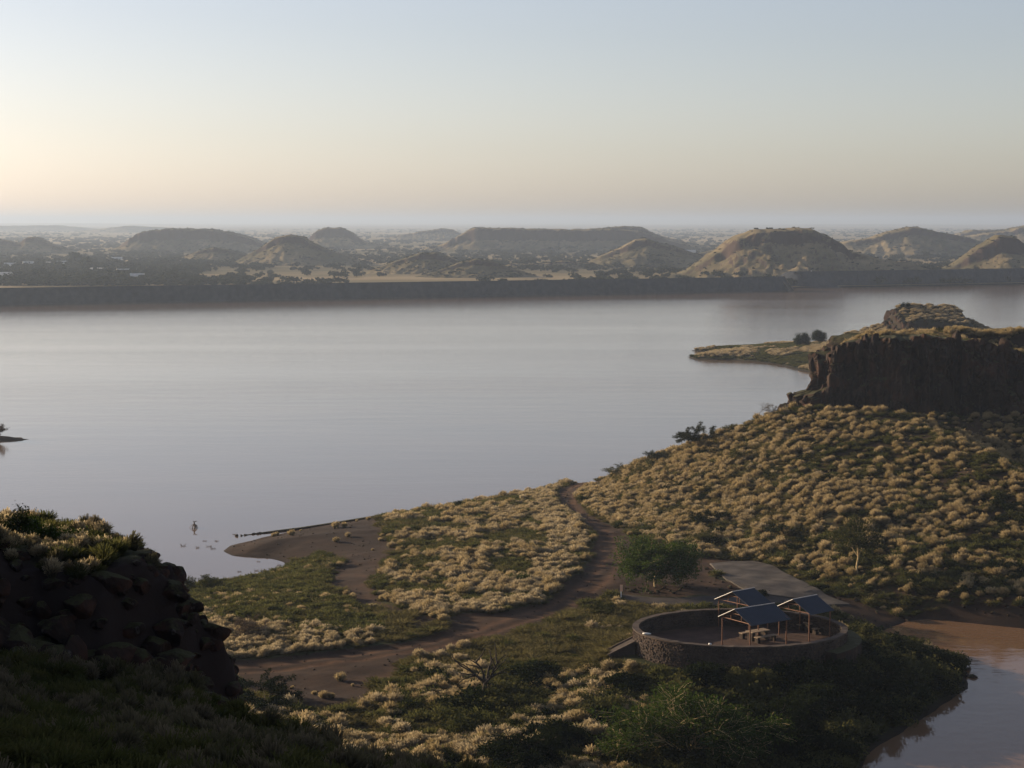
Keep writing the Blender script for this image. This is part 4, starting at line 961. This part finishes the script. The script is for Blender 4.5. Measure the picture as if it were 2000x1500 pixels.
# sign post at the roadside
b = on(1213, 1172); s = empty('sign_post', b); tag(s, 'thin white post with faded orange plate beside the paved road', 'sign')
mb = MB(); mb.box((0, 0, .45), (.09, .09, 1.1)); mb.build('post', M['white'], s); mb = MB(); mb.box((.02, -.06, 1.15), (.26, .03, .62), R(-15)); mb.build('plate', M['orange'], s)
for a, c in [(1108, 968), (1110, 995)]:
    b = on(a, c); o = rock_at(b, .25, None, BMs); tag(o, 'pale stone lying on the dirt road where it bends', 'boulder', 'stones on the road bend')

# ------------------------------------------------------------------ dam
def dam(p0, p1, crest, label, zig=0, out=5.0):
    e = empty('dam_wall', (p0[0], p0[1], 0)); tag(e, label, 'dam')
    d = p1 - p0; L = np.hypot(*d[:2]); u = d[:2] / L; nrm = np.array([-u[1], u[0]])
    if nrm[1] > 0: nrm = -nrm                    # toward the lake
    n = 260; prof = [(out, -1.6), (out - 2.2, .3), (1.9, crest * .45 + .2), (0.2, crest - .1), (0, crest), (-5.5, crest), (-7, crest - .6), (-23, -1.)]
    V = []
    for i in range(n + 1):
        c = d[:2] * i / n
        for k, (o_, z) in enumerate(prof):
            j = 0 if k in (4, 5) else .35; q = o_ + rnd.uniform(-j, j); V.append((c[0] + nrm[0] * q, c[1] + nrm[1] * q, z + (rnd.uniform(-.12, .12) if k not in (4, 5) else 0)))
    m = len(prof); F = [(i * m + k, i * m + k + 1, (i + 1) * m + k + 1, (i + 1) * m + k) for i in range(n) for k in range(m - 1)]
    me = bpy.data.meshes.new('embankment'); me.from_pydata([tuple(map(float, v)) for v in V], [], F); me.update(); obj('embankment', me, M['dam'], e)
    mb = MB(); mb.beam((nrm[0] * .3 * -1, nrm[1] * .3 * -1, crest + .25), (d[0] - nrm[0] * .3, d[1] - nrm[1] * .3, crest + .25), .35, .5); mb.build('parapet', M['dam'], e)
    return e
dl0 = atz(-500, 604); dl1 = atz(1533, 567.5)
dam(dl0, dl1, 7.1, 'long dark rockfill dam wall across the far side of the lake')
dr0 = atz(1570, 563); dr1 = atz(2500, 544)
dam(dr0 + np.array([0, 12, 0]), dr1, 8.6, 'short right section of the rockfill dam beyond the spillway')
# spillway wing
sp = empty('spillway', dl1); tag(sp, 'pale concrete spillway chute cutting down the end of the dam', 'spillway')
mb = MB(); mb.beam((-2.5, 1, 7.4), (2.5, -5.0, -.5), 2.0, .9); mb.build('chute', M['concrete'], sp); mb = MB(); mb.beam((-.8, 2, 7.6), (4.2, -4.0, -.5), .5, 1.6); mb.build('wing_wall', M['concrete'], sp)
def mound():
    c = atz(1590, 562); x = np.linspace(c[0] - 22, c[0] + 24, 60); y = np.linspace(c[1] - 12, c[1] + 45, 50); xx, yy = np.meshgrid(x, y, indexing='ij')
    h = 8.4 * np.clip(1.15 - np.abs((xx - c[0] + 2) / 17) ** 2, 0, 1) * np.clip((yy - c[1] + 3.5) / 14, 0, 1) ** .8 + fbm(xx * .15, yy * .15, 1, 4) * .9 - .6
    me = np_mesh('abutment', np.stack([xx, yy, h], -1).reshape(-1, 3), grid_faces(*xx.shape))
    for an, v in (('dirt', .95), ('green', .1), ('wet', 0), ('rock', .2)): add_attr(me, an, np.full(h.size, v))
    tag(obj('abutment_slope', me, M['dam']), kind='structure')
    q = atY(1584.5, 535, c[1] + 11); e = empty('marker_post', q); tag(e, 'white marker post on the brown abutment beside the spillway', 'post')
    mb = MB(); mb.box((0, 0, .8), (.5, .5, 1.8)); mb.build('post', M['white'], e); mb = MB(); mb.box((0, 0, 1.75), (.65, .65, .1)); mb.build('cap', M['white'], e)
mound()

# ------------------------------------------------------------------ village behind the dam
def house(px, py, w, d, h, rz, label, roof='tin'):
    p = atz(px, py, 1.0); e = empty('house', p, rz); tag(e, label, 'house')
    mb = MB(); mb.box((0, 0, h / 2), (w, d, h)); mb.build('wall', M['white'], e)
    mb = MB(); mb.add([(-w / 2 - .4, -d / 2 - .4, h), (w / 2 + .4, -d / 2 - .4, h), (w / 2 + .4, d / 2 + .4, h), (-w / 2 - .4, d / 2 + .4, h), (-w / 2 - .4, 0, h + d * .28), (w / 2 + .4, 0, h + d * .28)],
                     [(0, 1, 5, 4), (2, 3, 4, 5), (0, 4, 3), (1, 2, 5), (3, 2, 1, 0)]); mb.build('roof', M[roof], e)
    for x in (-w * .28, w * .28): mb = MB(); mb.box((x, -d / 2 - .01, h * .55), (1.2, .08, 1.2)); mb.build('window', M['darkglass'], e)
    mb = MB(); mb.box((0, -d / 2 - .01, 1.05), (1.0, .08, 2.1)); mb.build('door', M['timber'], e)
for i, (a, c, w, d, h, rz, lb) in enumerate([
    (247, 541, 12, 8, 3.2, .3, 'largest white house among the trees just beyond the dam'), (190, 537, 9, 7, 3, -.2, 'white house left of the largest house beyond the dam'),
    (20, 525, 8, 6, 3, .1, 'leftmost pale house of the village beyond the dam'), (55, 522, 8, 6, 3, .4, 'second pale house from the left edge beyond the dam'),
    (92, 523, 9, 6, 3, -.3, 'pale house behind the bare yellow field beyond the dam'), (122, 521, 8, 6, 3, .2, 'small pale house right of the yellow field'),
    (268, 548, 8, 6, 2.8, .1, 'low pale house touching the dam crest right of the largest house'), (10, 545, 8, 6, 2.8, -.1, 'pale house half hidden by trees at the far left edge'),
    (228, 512, 9, 6, 3, .5, 'small pale house in front of the flat-topped hill'), (1345, 497, 14, 7, 3, .1, 'pale farm building left of the largest far hill')]):
    house(a, c, w, d, h, rz, lb)

# ------------------------------------------------------------------ scattering
def points_obj(name, P, rot, scl, proto, label=None):
    me = bpy.data.meshes.new(name); me.vertices.add(len(P)); me.vertices.foreach_set('co', np.asarray(P, np.float32).ravel())
    a = me.attributes.new('rot', 'FLOAT_VECTOR', 'POINT'); a.data.foreach_set('vector', np.asarray(rot, np.float32).ravel())
    a = me.attributes.new('scl', 'FLOAT_VECTOR', 'POINT'); a.data.foreach_set('vector', np.asarray(scl, np.float32).ravel())
    o = bpy.data.objects.new(name, me); COL.objects.link(o); tag(o, label, kind='stuff')
    ng = bpy.data.node_groups.new(name + '_scatter', 'GeometryNodeTree')
    ng.interface.new_socket('Geometry', in_out='INPUT', socket_type='NodeSocketGeometry'); ng.interface.new_socket('Geometry', in_out='OUTPUT', socket_type='NodeSocketGeometry')
    gi = ng.nodes.new('NodeGroupInput'); go = ng.nodes.new('NodeGroupOutput'); ip = ng.nodes.new('GeometryNodeInstanceOnPoints'); oi = ng.nodes.new('GeometryNodeObjectInfo')
    oi.inputs['Object'].default_value = proto; oi.transform_space = 'ORIGINAL'; oi.inputs['As Instance'].default_value = True
    ra = ng.nodes.new('GeometryNodeInputNamedAttribute'); ra.data_type = 'FLOAT_VECTOR'; ra.inputs['Name'].default_value = 'rot'
    sa = ng.nodes.new('GeometryNodeInputNamedAttribute'); sa.data_type = 'FLOAT_VECTOR'; sa.inputs['Name'].default_value = 'scl'
    e2r = ng.nodes.new('FunctionNodeEulerToRotation')
    ng.links.new(gi.outputs[0], ip.inputs['Points']); ng.links.new(oi.outputs['Geometry'], ip.inputs['Instance'])
    ng.links.new(ra.outputs[0], e2r.inputs[0]); ng.links.new(e2r.outputs[0], ip.inputs['Rotation']); ng.links.new(sa.outputs[0], ip.inputs['Scale']); ng.links.new(ip.outputs[0], go.inputs[0])
    m = o.modifiers.new('scatter', 'NODES'); m.node_group = ng; return o
def blades(name, n, rad, h, wid, seed, mat, ball=.6, droop=.35, head=0.0):
    """a tussock: curved blades from one foot; with optional seed heads"""
    r = np.random.default_rng(seed); a = r.uniform(0, 2 * pi, n); b0 = r.uniform(0, .35, n) * rad; out = np.sqrt(r.uniform(0, 1, n)) * rad
    hh = h * (1 - ball * (out / rad) ** 2) * r.uniform(.55, 1.2, n)
    dx, dy = np.cos(a), np.sin(a); P0 = np.stack([dx * b0, dy * b0, -.06 + 0 * a], 1)
    P1 = np.stack([dx * (b0 * .5 + out * .45), dy * (b0 * .5 + out * .45), hh * .62], 1) ; P2 = np.stack([dx * out, dy * out, hh * (1 - .12 * droop)], 1) + r.normal(size=(n, 3)) * rad * .10 + np.array([.12, -.04, 0]) * h
    th = r.uniform(0, pi, n); sd = np.stack([np.cos(th), np.sin(th), r.uniform(-.3, .3, n)], 1) * wid / 2
    V = np.stack([P0 - sd * .6, P0 + sd * .6, P1 + sd, P1 - sd, P2 + sd * (.5 + head), P2 - sd * (.5 + head)], 1).reshape(-1, 3)
    b = np.arange(n)[:, None] * 6; F = np.concatenate([b + np.array([0, 1, 2, 3]), b + np.array([3, 2, 4, 5])], 0)
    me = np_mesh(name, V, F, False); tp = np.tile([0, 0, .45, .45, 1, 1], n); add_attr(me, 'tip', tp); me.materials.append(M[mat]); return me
def shrub_mesh(name, n, rad, h, leaf, seed, mat):
    r = np.random.default_rng(seed); c = r.normal(size=(9, 3)) * np.array([rad * .5, rad * .5, h * .22]) + np.array([0, 0, h * .45])
    P = c[r.integers(0, 9, n)] + r.normal(size=(n, 3)) * np.array([rad * .26, rad * .26, h * .18]); P[:, 2] = np.abs(P[:, 2])
    me = leaf_mesh(name, P, leaf, r); me.materials.append(M[mat]); return me
def proto(name, me, where, label=None):
    o = obj(name, me, None, None, where); tag(o, label, kind='stuff'); return o
# every prototype is itself a tuft standing in the meadow
def gspot(px, py): q = on(px, py); return (q[0], q[1], q[2])
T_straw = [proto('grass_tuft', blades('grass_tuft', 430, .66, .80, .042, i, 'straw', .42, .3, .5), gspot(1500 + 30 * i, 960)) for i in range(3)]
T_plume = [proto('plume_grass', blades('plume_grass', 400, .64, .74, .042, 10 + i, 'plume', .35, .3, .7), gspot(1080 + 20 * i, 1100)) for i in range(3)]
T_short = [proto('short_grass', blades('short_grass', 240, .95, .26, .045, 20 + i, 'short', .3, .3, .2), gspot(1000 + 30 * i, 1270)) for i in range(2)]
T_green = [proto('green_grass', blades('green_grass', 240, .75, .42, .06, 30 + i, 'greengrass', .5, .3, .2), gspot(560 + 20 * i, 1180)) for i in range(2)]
T_leafy = [proto('ground_shrub', shrub_mesh('ground_shrub', 520, .7, .65, .10, 40 + i, 'olive' if i else 'darkleaf'), gspot(1300 + 60 * i, 1470)) for i in range(2)]
fgp = [(-11.5, 58.0), (-12.5, 60), (-8, 47)]
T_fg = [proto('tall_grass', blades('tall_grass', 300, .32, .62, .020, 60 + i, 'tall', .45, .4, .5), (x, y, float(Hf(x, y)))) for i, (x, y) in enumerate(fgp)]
T_fgg = proto('green_grass', blades('green_grass', 260, .35, .34, .022, 70, 'greengrass', .4, .4, .2), (-13, 62, float(Hf(-13, 62))))

def inpoly(P, px, py):
    ins = np.zeros(px.shape, bool); n = len(P)
    for i in range(n):
        ax, ay = P[i]; bx, by = P[(i + 1) % n]; c = ((ay <= py) & (by > py)) | ((by <= py) & (ay > py)); ins ^= c & (px < ax + (py - ay) / ((by - ay) or 1e-9) * (bx - ax))
    return ins
def grid_val(A, x, y):
    return A[np.clip(((x - GX[0]) / .42).round().astype(int), 0, len(GX) - 1), np.clip(((y - GY[0]) / .42).round().astype(int), 0, len(GY) - 1)]
NP = 150000
xs = rng.uniform(-60, 100, NP); ys = rng.uniform(106, 283, NP); zs = Hn(xs, ys)
px, py = proj(xs, ys, zs); q = pad_d(xs, ys); dv = grid_val(dirt, xs, ys); sv = grid_val(slope_n, xs, ys); gn = grid_val(green, xs, ys)
ok = (zs > .22) & (px > -120) & (px < 2120) & (py < 1620) & (q > 1.16) & (sv < 1.0)
for P in ([(1386, 1103), (1430, 1096), (1476, 1096), (1512, 1106), (1620, 1160), (1670, 1185), (1600, 1188), (1560, 1178), (1500, 1166), (1420, 1138)], [(1200, 1160), (1400, 1164), (1570, 1170), (1540, 1185), (1330, 1188), (1260, 1186), (1215, 1177)]): ok &= ~inpoly(P, px, py)
roadD = grid_val(sdf(road_main, gx, gy), xs, ys); ok &= (roadD < -.15) | (rng.uniform(0, 1, NP) < .02)
cellA = 160 * 177 / NP           # m2 per candidate
onhill = (xs > fX[0] + .5) & (ys > np.interp(xs, fX, fY) - .5) & (zs > 1.6)
U = rng.uniform(0, 1, NP); U2 = rng.uniform(0, 1, NP)
cl = fbm(xs * .22, ys * .22, 31, 4); cl2 = fbm(xs * .08, ys * .08, 41, 3)
low = (~onhill)
px0_, py0_ = px, py
px = px + fbm(xs * .13, ys * .13, 61, 4) * 75; py = py + fbm(xs * .13, ys * .13, 71, 4) * 42
reg = np.zeros(NP, int)
reg[onhill] = 1
m2 = inpoly([(735, 1000), (1080, 945), (1180, 925), (1160, 960), (1100, 985), (1165, 1050), (1150, 1090), (1110, 1140), (980, 1200), (870, 1205), (750, 1160), (765, 1060)], px, py) & low; reg[m2] = 2
m1 = (px < 735) & (py < 1290) & low & (reg == 0); reg[m1] = 3
mb_ = (py > 1290) & (px < 1260) & low; reg[mb_] = 5
mm = (reg == 0) & (px < 1300) & low & (py > 1180); reg[mm] = 4
mr = (reg == 0) & (py > 1255) & (px >= 1230); reg[mr] = 6
reg[(reg == 0) & low] = 7
notdirt = (dv + cl * .3) < .30
K = dict(straw=[], plume=[], short=[], green=[], leafy=[])
def take(name, mask, dens, s0, s1, sz=1.0):
    m = mask & ok & (U < dens * cellA); idx = np.nonzero(m)[0]; s = s0 * .85 + (s1 * 1.15 - s0 * .85) * rng.uniform(0, 1, len(idx)) ** 1.7; K[name].append((idx, s, sz)); U[:] = rng.uniform(0, 1, NP)
hillleft = onhill & (px < 1420)
take('straw', (reg == 1) & (~hillleft | (py < 940)) & (U2 > .75 * sstep(-.1, -.4, cl)) & (U2 > .8 * sstep(.1, .3, cl2)), 1.75, .25, 1.0)
take('straw', (reg == 1) & hillleft & (cl > -.35), 1.5, .4, .95)
take('plume', (reg == 1) & (px < 1600) & (U2 < np.clip((1700 - px) / 400, 0, 1)), 1.1, .4, .9)
take('green', (reg == 1) & (cl2 > -.02), .8, .5, 1.2)
take('leafy', (reg == 1) & (cl < -.28), .5, .5, 1.2)
take('green', (reg == 1) & (py > 1040), .6, .8, 1.4)
take('short', (reg == 1) & (px < 1560), 1.3, .7, 1.3); take('short', (reg == 1) & (px >= 1560), .4, .6, 1.2)
pl2 = (reg == 2) & notdirt
edge2 = pl2 & (grid_val(sdf(road_main, gx, gy), xs, ys) > -5)
take('plume', edge2, 3.0, .45, .85)
take('plume', pl2 & (cl > .06), 2.4, .4, .9)
take('straw', pl2 & (cl > -.1), .6, .5, 1.0)
take('green', pl2 & (cl < .2), 3.0, .5, 1.0)
take('short', pl2, 1.0, .8, 1.2)
g1 = (reg == 3) & notdirt
take('green', g1 & (py < 1232), 2.6, .7, 1.2)
take('straw', g1 & (py < 1225) & (cl > .02), .8, .35, .8, .7); take('leafy', g1 & (cl2 > .1), .4, .5, 1.0, .6)
take('leafy', g1 & (cl < -.3), .35, .6, 1.0, .6)
take('plume', g1 & (py > 1215) & (cl > -.3), 3.0, .4, .8)
take('short', g1, 1.0, .8, 1.2)
g4 = (reg == 4) & (dv + cl * .3 < .5)
take('short', g4, 3.2, .7, 1.2); take('plume', g4 & (cl > .28), .7, .5, .9); take('green', g4 & (cl < -.2), .9, .6, 1.1)
g5 = (reg == 5)
take('short', g5 & (dv < .75), 1.8, .7, 1.1); take('plume', g5 & (dv < .45) & (cl > .04), 1.8, .4, 1.0); take('straw', g5 & (dv < .5) & (cl > -.15), 1.0, .4, .9); take('green', g5 & (dv < .5), 1.3, .7, 1.3); take('leafy', g5 & (dv < .4) & (cl < -.05) & (px > 850), .7, .8, 1.5)
g6 = (reg == 6)
take('leafy', g6, 1.6, .8, 1.6); take('green', g6, 1.6, .9, 1.5); take('straw', g6 & (cl > .25), .35, .6, 1.0)
g7 = (reg == 7) & (dv < .6)
take('straw', g7 & (cl > .0), .8, .5, 1.0); take('green', g7, 1.2, .7, 1.2); take('short', g7, 1.2, .7, 1.1); take('leafy', g7 & (cl < -.2), .5, .6, 1.1)
# scattered small tufts on bare ground
take('green', (dv > .45) & (dv < .8) & (reg > 0), .25, .3, .7, .6); take('straw', (dv > .45) & (dv < .97) & (reg != 1) & (cl > .1) & (grid_val(sdf(road_main, gx, gy), xs, ys) < 0), .12, .3, .8)
def emit(name, label, lists, protos, vert=1.0):
    idx = np.concatenate([l[0] for l in lists]); s = np.concatenate([l[1] for l in lists]); vz = np.concatenate([np.full(len(l[0]), l[2]) for l in lists])
    w = rng.integers(0, len(protos), len(idx))
    for k, pr in enumerate(protos):
        m = w == k; n = m.sum()
        if not n: continue
        P = np.stack([xs[idx[m]], ys[idx[m]], zs[idx[m]] - .03], 1); rot = np.stack([rng.normal(0, .08, n), rng.normal(0, .08, n), rng.uniform(0, 6.28, n)], 1)
        sc = np.stack([s[m] * rng.uniform(.85, 1.2, n), s[m] * rng.uniform(.85, 1.2, n), s[m] * vz[m] * rng.uniform(.8, 1.15, n)], 1)
        points_obj(name, P, rot, sc, pr, label)
emit('straw_grass', None, K['straw'], T_straw); emit('plume_grass', None, K['plume'], T_plume); emit('short_grass', None, K['short'], T_short)
emit('green_grass', None, K['green'], T_green); emit('ground_cover', None, K['leafy'], T_leafy)
print('tufts', {k: sum(len(l[0]) for l in v) for k, v in K.items()})

# loose pebbles on the bare soil
m = (dv > .6) & (zs > .12) & (q > 1.1) & (U < .045) & (px0_ > 200) & (px0_ < 2050); k_ = m.sum(); s = rng.uniform(.05, .17, k_); me_ = BMs[0]
pst = obj('pebble', me_.copy(), None, None, gspot(900, 1240)); pst.scale = (.12, .12, .09); tag(pst, kind='stuff')
points_obj('pebbles', np.stack([xs, ys, zs], 1)[m], rng.uniform(0, 6, (k_, 3)), np.stack([s, s, s * .8], 1), pst)
# headland grass
n = 26000; hx = rng.uniform(42, 190, n); hy = rng.uniform(420, 600, n); hz = gsample(headX, headY, headH, hx, hy); c3 = fbm(hx * .1, hy * .1, 5, 3)
hsl = gsample(headX[1:-1], headY[1:-1], (np.hypot(np.gradient(headH, 1.1, axis=0), np.gradient(headH, 1.5, axis=1)))[1:-1, 1:-1], hx, hy); m = (hz > .22) & (hsl < .62); hx, hy, hz, c3 = hx[m], hy[m], hz[m], c3[m]
for pr, sel, nm, s0, s1 in ((T_plume[0], (c3 > .05) | (hz > 3.0), 'plume_grass', .7, 1.5), (T_green[0], (c3 <= .05) & (hz <= 3.0), 'green_grass', .9, 1.7)):
    k_ = sel.sum(); P = np.stack([hx, hy, hz], 1)[sel]; s = rng.uniform(s0, s1, k_); points_obj(nm, P, np.stack([0 * s, 0 * s, rng.uniform(0, 6, k_)], 1), np.stack([s, s, s * .7], 1), pr)
# cliff-top grass and clinging bushes
n = 900; hx = rng.uniform(43, 95, n); hy = rng.uniform(247, 272, n); hz = near_h(hx, hy); m = hz > 17; hx, hy, hz = hx[m], hy[m], hz[m]; s = rng.uniform(.35, .7, len(hx))
points_obj('straw_grass', np.stack([hx, hy, hz], 1), np.stack([0 * s, 0 * s, rng.uniform(0, 6, len(s))], 1), np.stack([s, s, s], 1), T_straw[0])
# foreground grass
n = 9000; x = rng.uniform(-24, 10, n); y = rng.uniform(22, 70, n); z = Hf(x, y); slv = gsample(fx, fy_, sl, x, y); a, b_ = proj(x, y, z)
c4 = fbm(x * .5, y * .5, 9, 3); topm = (y > 54.5) & (z > 26.0) & (x < -12.6)
keep = (a > -150) & (a < 1000) & (b_ < 1650) & (slv < 1.1) & (topm | (y < 54) & (rng.uniform(0, 1, n) < .7)) & ~((z < 26) & (y > 53) & (slv > .6))
x, y, z, c4, topm = x[keep], y[keep], z[keep], c4[keep], topm[keep]; w = rng.integers(0, 3, len(x)); gr = (c4 < -.05) | (~topm & (c4 < .12))
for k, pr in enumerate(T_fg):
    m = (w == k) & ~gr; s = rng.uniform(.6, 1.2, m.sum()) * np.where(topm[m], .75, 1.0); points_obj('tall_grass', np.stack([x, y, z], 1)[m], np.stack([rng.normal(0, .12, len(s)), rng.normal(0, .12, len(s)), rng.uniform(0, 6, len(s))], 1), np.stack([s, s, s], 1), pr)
m = topm & (rng.uniform(0, 1, len(x)) < .55) & (c4 > -.12); s = rng.uniform(.35, .75, m.sum()); points_obj('plume_grass', np.stack([x, y, z], 1)[m], np.stack([0 * s, 0 * s, rng.uniform(0, 6, len(s))], 1), np.stack([s * .7, s * .7, s], 1), T_plume[0])  # paler tufts put the sunlit tone of the outcrop top into colour
m = gr | (rng.uniform(0, 1, len(x)) < .35); s = rng.uniform(.7, 1.5, m.sum()); points_obj('green_grass', np.stack([x, y, z], 1)[m], np.stack([0 * s, 0 * s, rng.uniform(0, 6, len(s))], 1), np.stack([s, s, s], 1), T_fgg)

# ------------------------------------------------------------------ far trees and bushes
def ftree(seed, n=150):
    r = np.random.default_rng(seed); c = r.normal(size=(6, 3)) * np.array([.42, .42, .18]) + np.array([0, 0, .62]); P = c[r.integers(0, 6, n)] + r.normal(size=(n, 3)) * np.array([.2, .2, .13]); P[:, 2] = np.clip(P[:, 2], .12, 1.1)
    return leaf_mesh('crown', P, .26, r)
FT = [ftree(i) for i in range(4)]
for f in FT: f.materials.append(M['farleaf'])
mb = MB(); mb.tube([(0, 0, -.3), (.02, .01, .3), (0, 0, .6)], [.05, .04, .025], 5, False); FTR = mb.mesh('trunk', True); FTR.materials.append(M['bark'])
def hill_z(x, y):
    z = np.full(np.shape(x), 1.0)
    for (hx_, hy_, hh_) in HILLS:
        inside = (x > hx_[0]) & (x < hx_[-1]) & (y > hy_[0]) & (y < hy_[-1])
        if np.any(inside): z = np.where(inside, np.maximum(z, gsample(hx_, hy_, hh_, x, y)), z)
    return z
# individuals: the ones that show largest, right behind the dam
cnt = 0
r2 = random.Random(3)
spots = [(155, 520, 11), (170, 530, 9)]
while len(spots) < 230:
    a = r2.uniform(-20, 2020) if r2.random() < .45 else abs(r2.gauss(0, 260)); yb = r2.uniform(515, 556) if a < 720 else r2.uniform(490, 545)
    spots.append((a, yb, r2.uniform(3.2, 6.5) if a < 380 else r2.uniform(2.4, 4.6)))
protoT = None
for a, yb, h in spots:
    p = atz(a, yb, 1.0)
    if p[1] < dam_y(p[0]) + 30: p[1] = dam_y(p[0]) + 30 + r2.uniform(0, 120); p[0] = (a - 1000) / FPX * p[1]
    z = float(hill_z(np.array(p[0]), np.array(p[1])))
    if z > 4: continue
    e = empty('far_tree', (p[0], p[1], z - .2), r2.uniform(0, 6)); e.scale = (h * r2.uniform(.9, 1.4), h * r2.uniform(.9, 1.4), h)
    if h > 8: tag(e, 'tallest dark tree in the village beyond the dam', 'tree') if h > 10 else tag(e, 'second tallest dark tree in the village beyond the dam', 'tree')
    else:
        wh = 'among the village houses beyond the left end of the dam' if a < 320 else 'in front of the cone-shaped hill beyond the dam' if a < 700 else 'between the low hills beyond the middle of the dam' if a < 1230 else 'around the largest hill beyond the right end of the dam'
        tag(e, 'small dark tree ' + wh, 'tree', 'trees ' + wh)
    obj('crown', r2.choice(FT), None, e); obj('trunk', FTR, None, e)
pe = [o for o in SC.objects if o.name.startswith('crown') and o.data in FT]
protos = [next(o for o in pe if o.data is f) for f in FT]
# masses
n = 15000; Y = 1040 + (rng.uniform(0, 1, n) ** 1.7) * 6500; X = rng.uniform(-.33, .33, n) * Y; dens = fbm(X * .004, Y * .0025, 3, 4) + .5 * (X / Y < -.17) * (Y < 3800)
keep = (Y > dam_y(X) + 30) & (rng.uniform(-.42, .62, n) < dens); X, Y = X[keep], Y[keep]; Z = hill_z(X, Y); kk = (Z < 5) | (rng.uniform(0, 1, len(X)) < .12); X, Y, Z = X[kk], Y[kk], Z[kk]; lowm = Z < 6
s = np.where(lowm, rng.uniform(2.0, 4.6, len(X)), rng.uniform(.9, 2.0, len(X))); w = rng.integers(0, 4, len(X))
for k, pr in enumerate(protos):
    m = w == k; points_obj('far_woods', np.stack([X, Y, Z - .2], 1)[m], np.stack([0 * s[m], 0 * s[m], rng.uniform(0, 6, m.sum())], 1), np.stack([s * 1.4, s * 1.4, s], 1)[m], pr)
# bushes on the hills
P = []
for (hx_, hy_, hh_) in HILLS[:17]:
    n = 420; x = rng.uniform(hx_[0], hx_[-1], n); y = rng.uniform(hy_[0], hy_[-1], n); z = gsample(hx_, hy_, hh_, x, y); m = z > 2; P.append(np.stack([x, y, z - .1], 1)[m])
P = np.concatenate(P); s = rng.uniform(.4, 1.1, len(P)); points_obj('hill_scrub', P, np.stack([0 * s, 0 * s, rng.uniform(0, 6, len(s))], 1), np.stack([s * 1.4, s * 1.4, s], 1), protos[0])

# ------------------------------------------------------------------ haze
hb = MB(); hb.box((0, 22000, 32.5), (100000, 54000, 80)); hm, ht, ho = new_mat('haze'); hv = ht.nodes.new('ShaderNodeVolumePrincipled')
hv.inputs['Density'].default_value = HAZE_DENSITY; hv.inputs['Color'].default_value = (*HAZE_COLOR, 1); hv.inputs['Anisotropy'].default_value = HAZE_ANISO
ht.links.new(hv.outputs[0], ho.inputs['Volume']); o = hb.build('haze', hm); tag(o, kind='stuff')
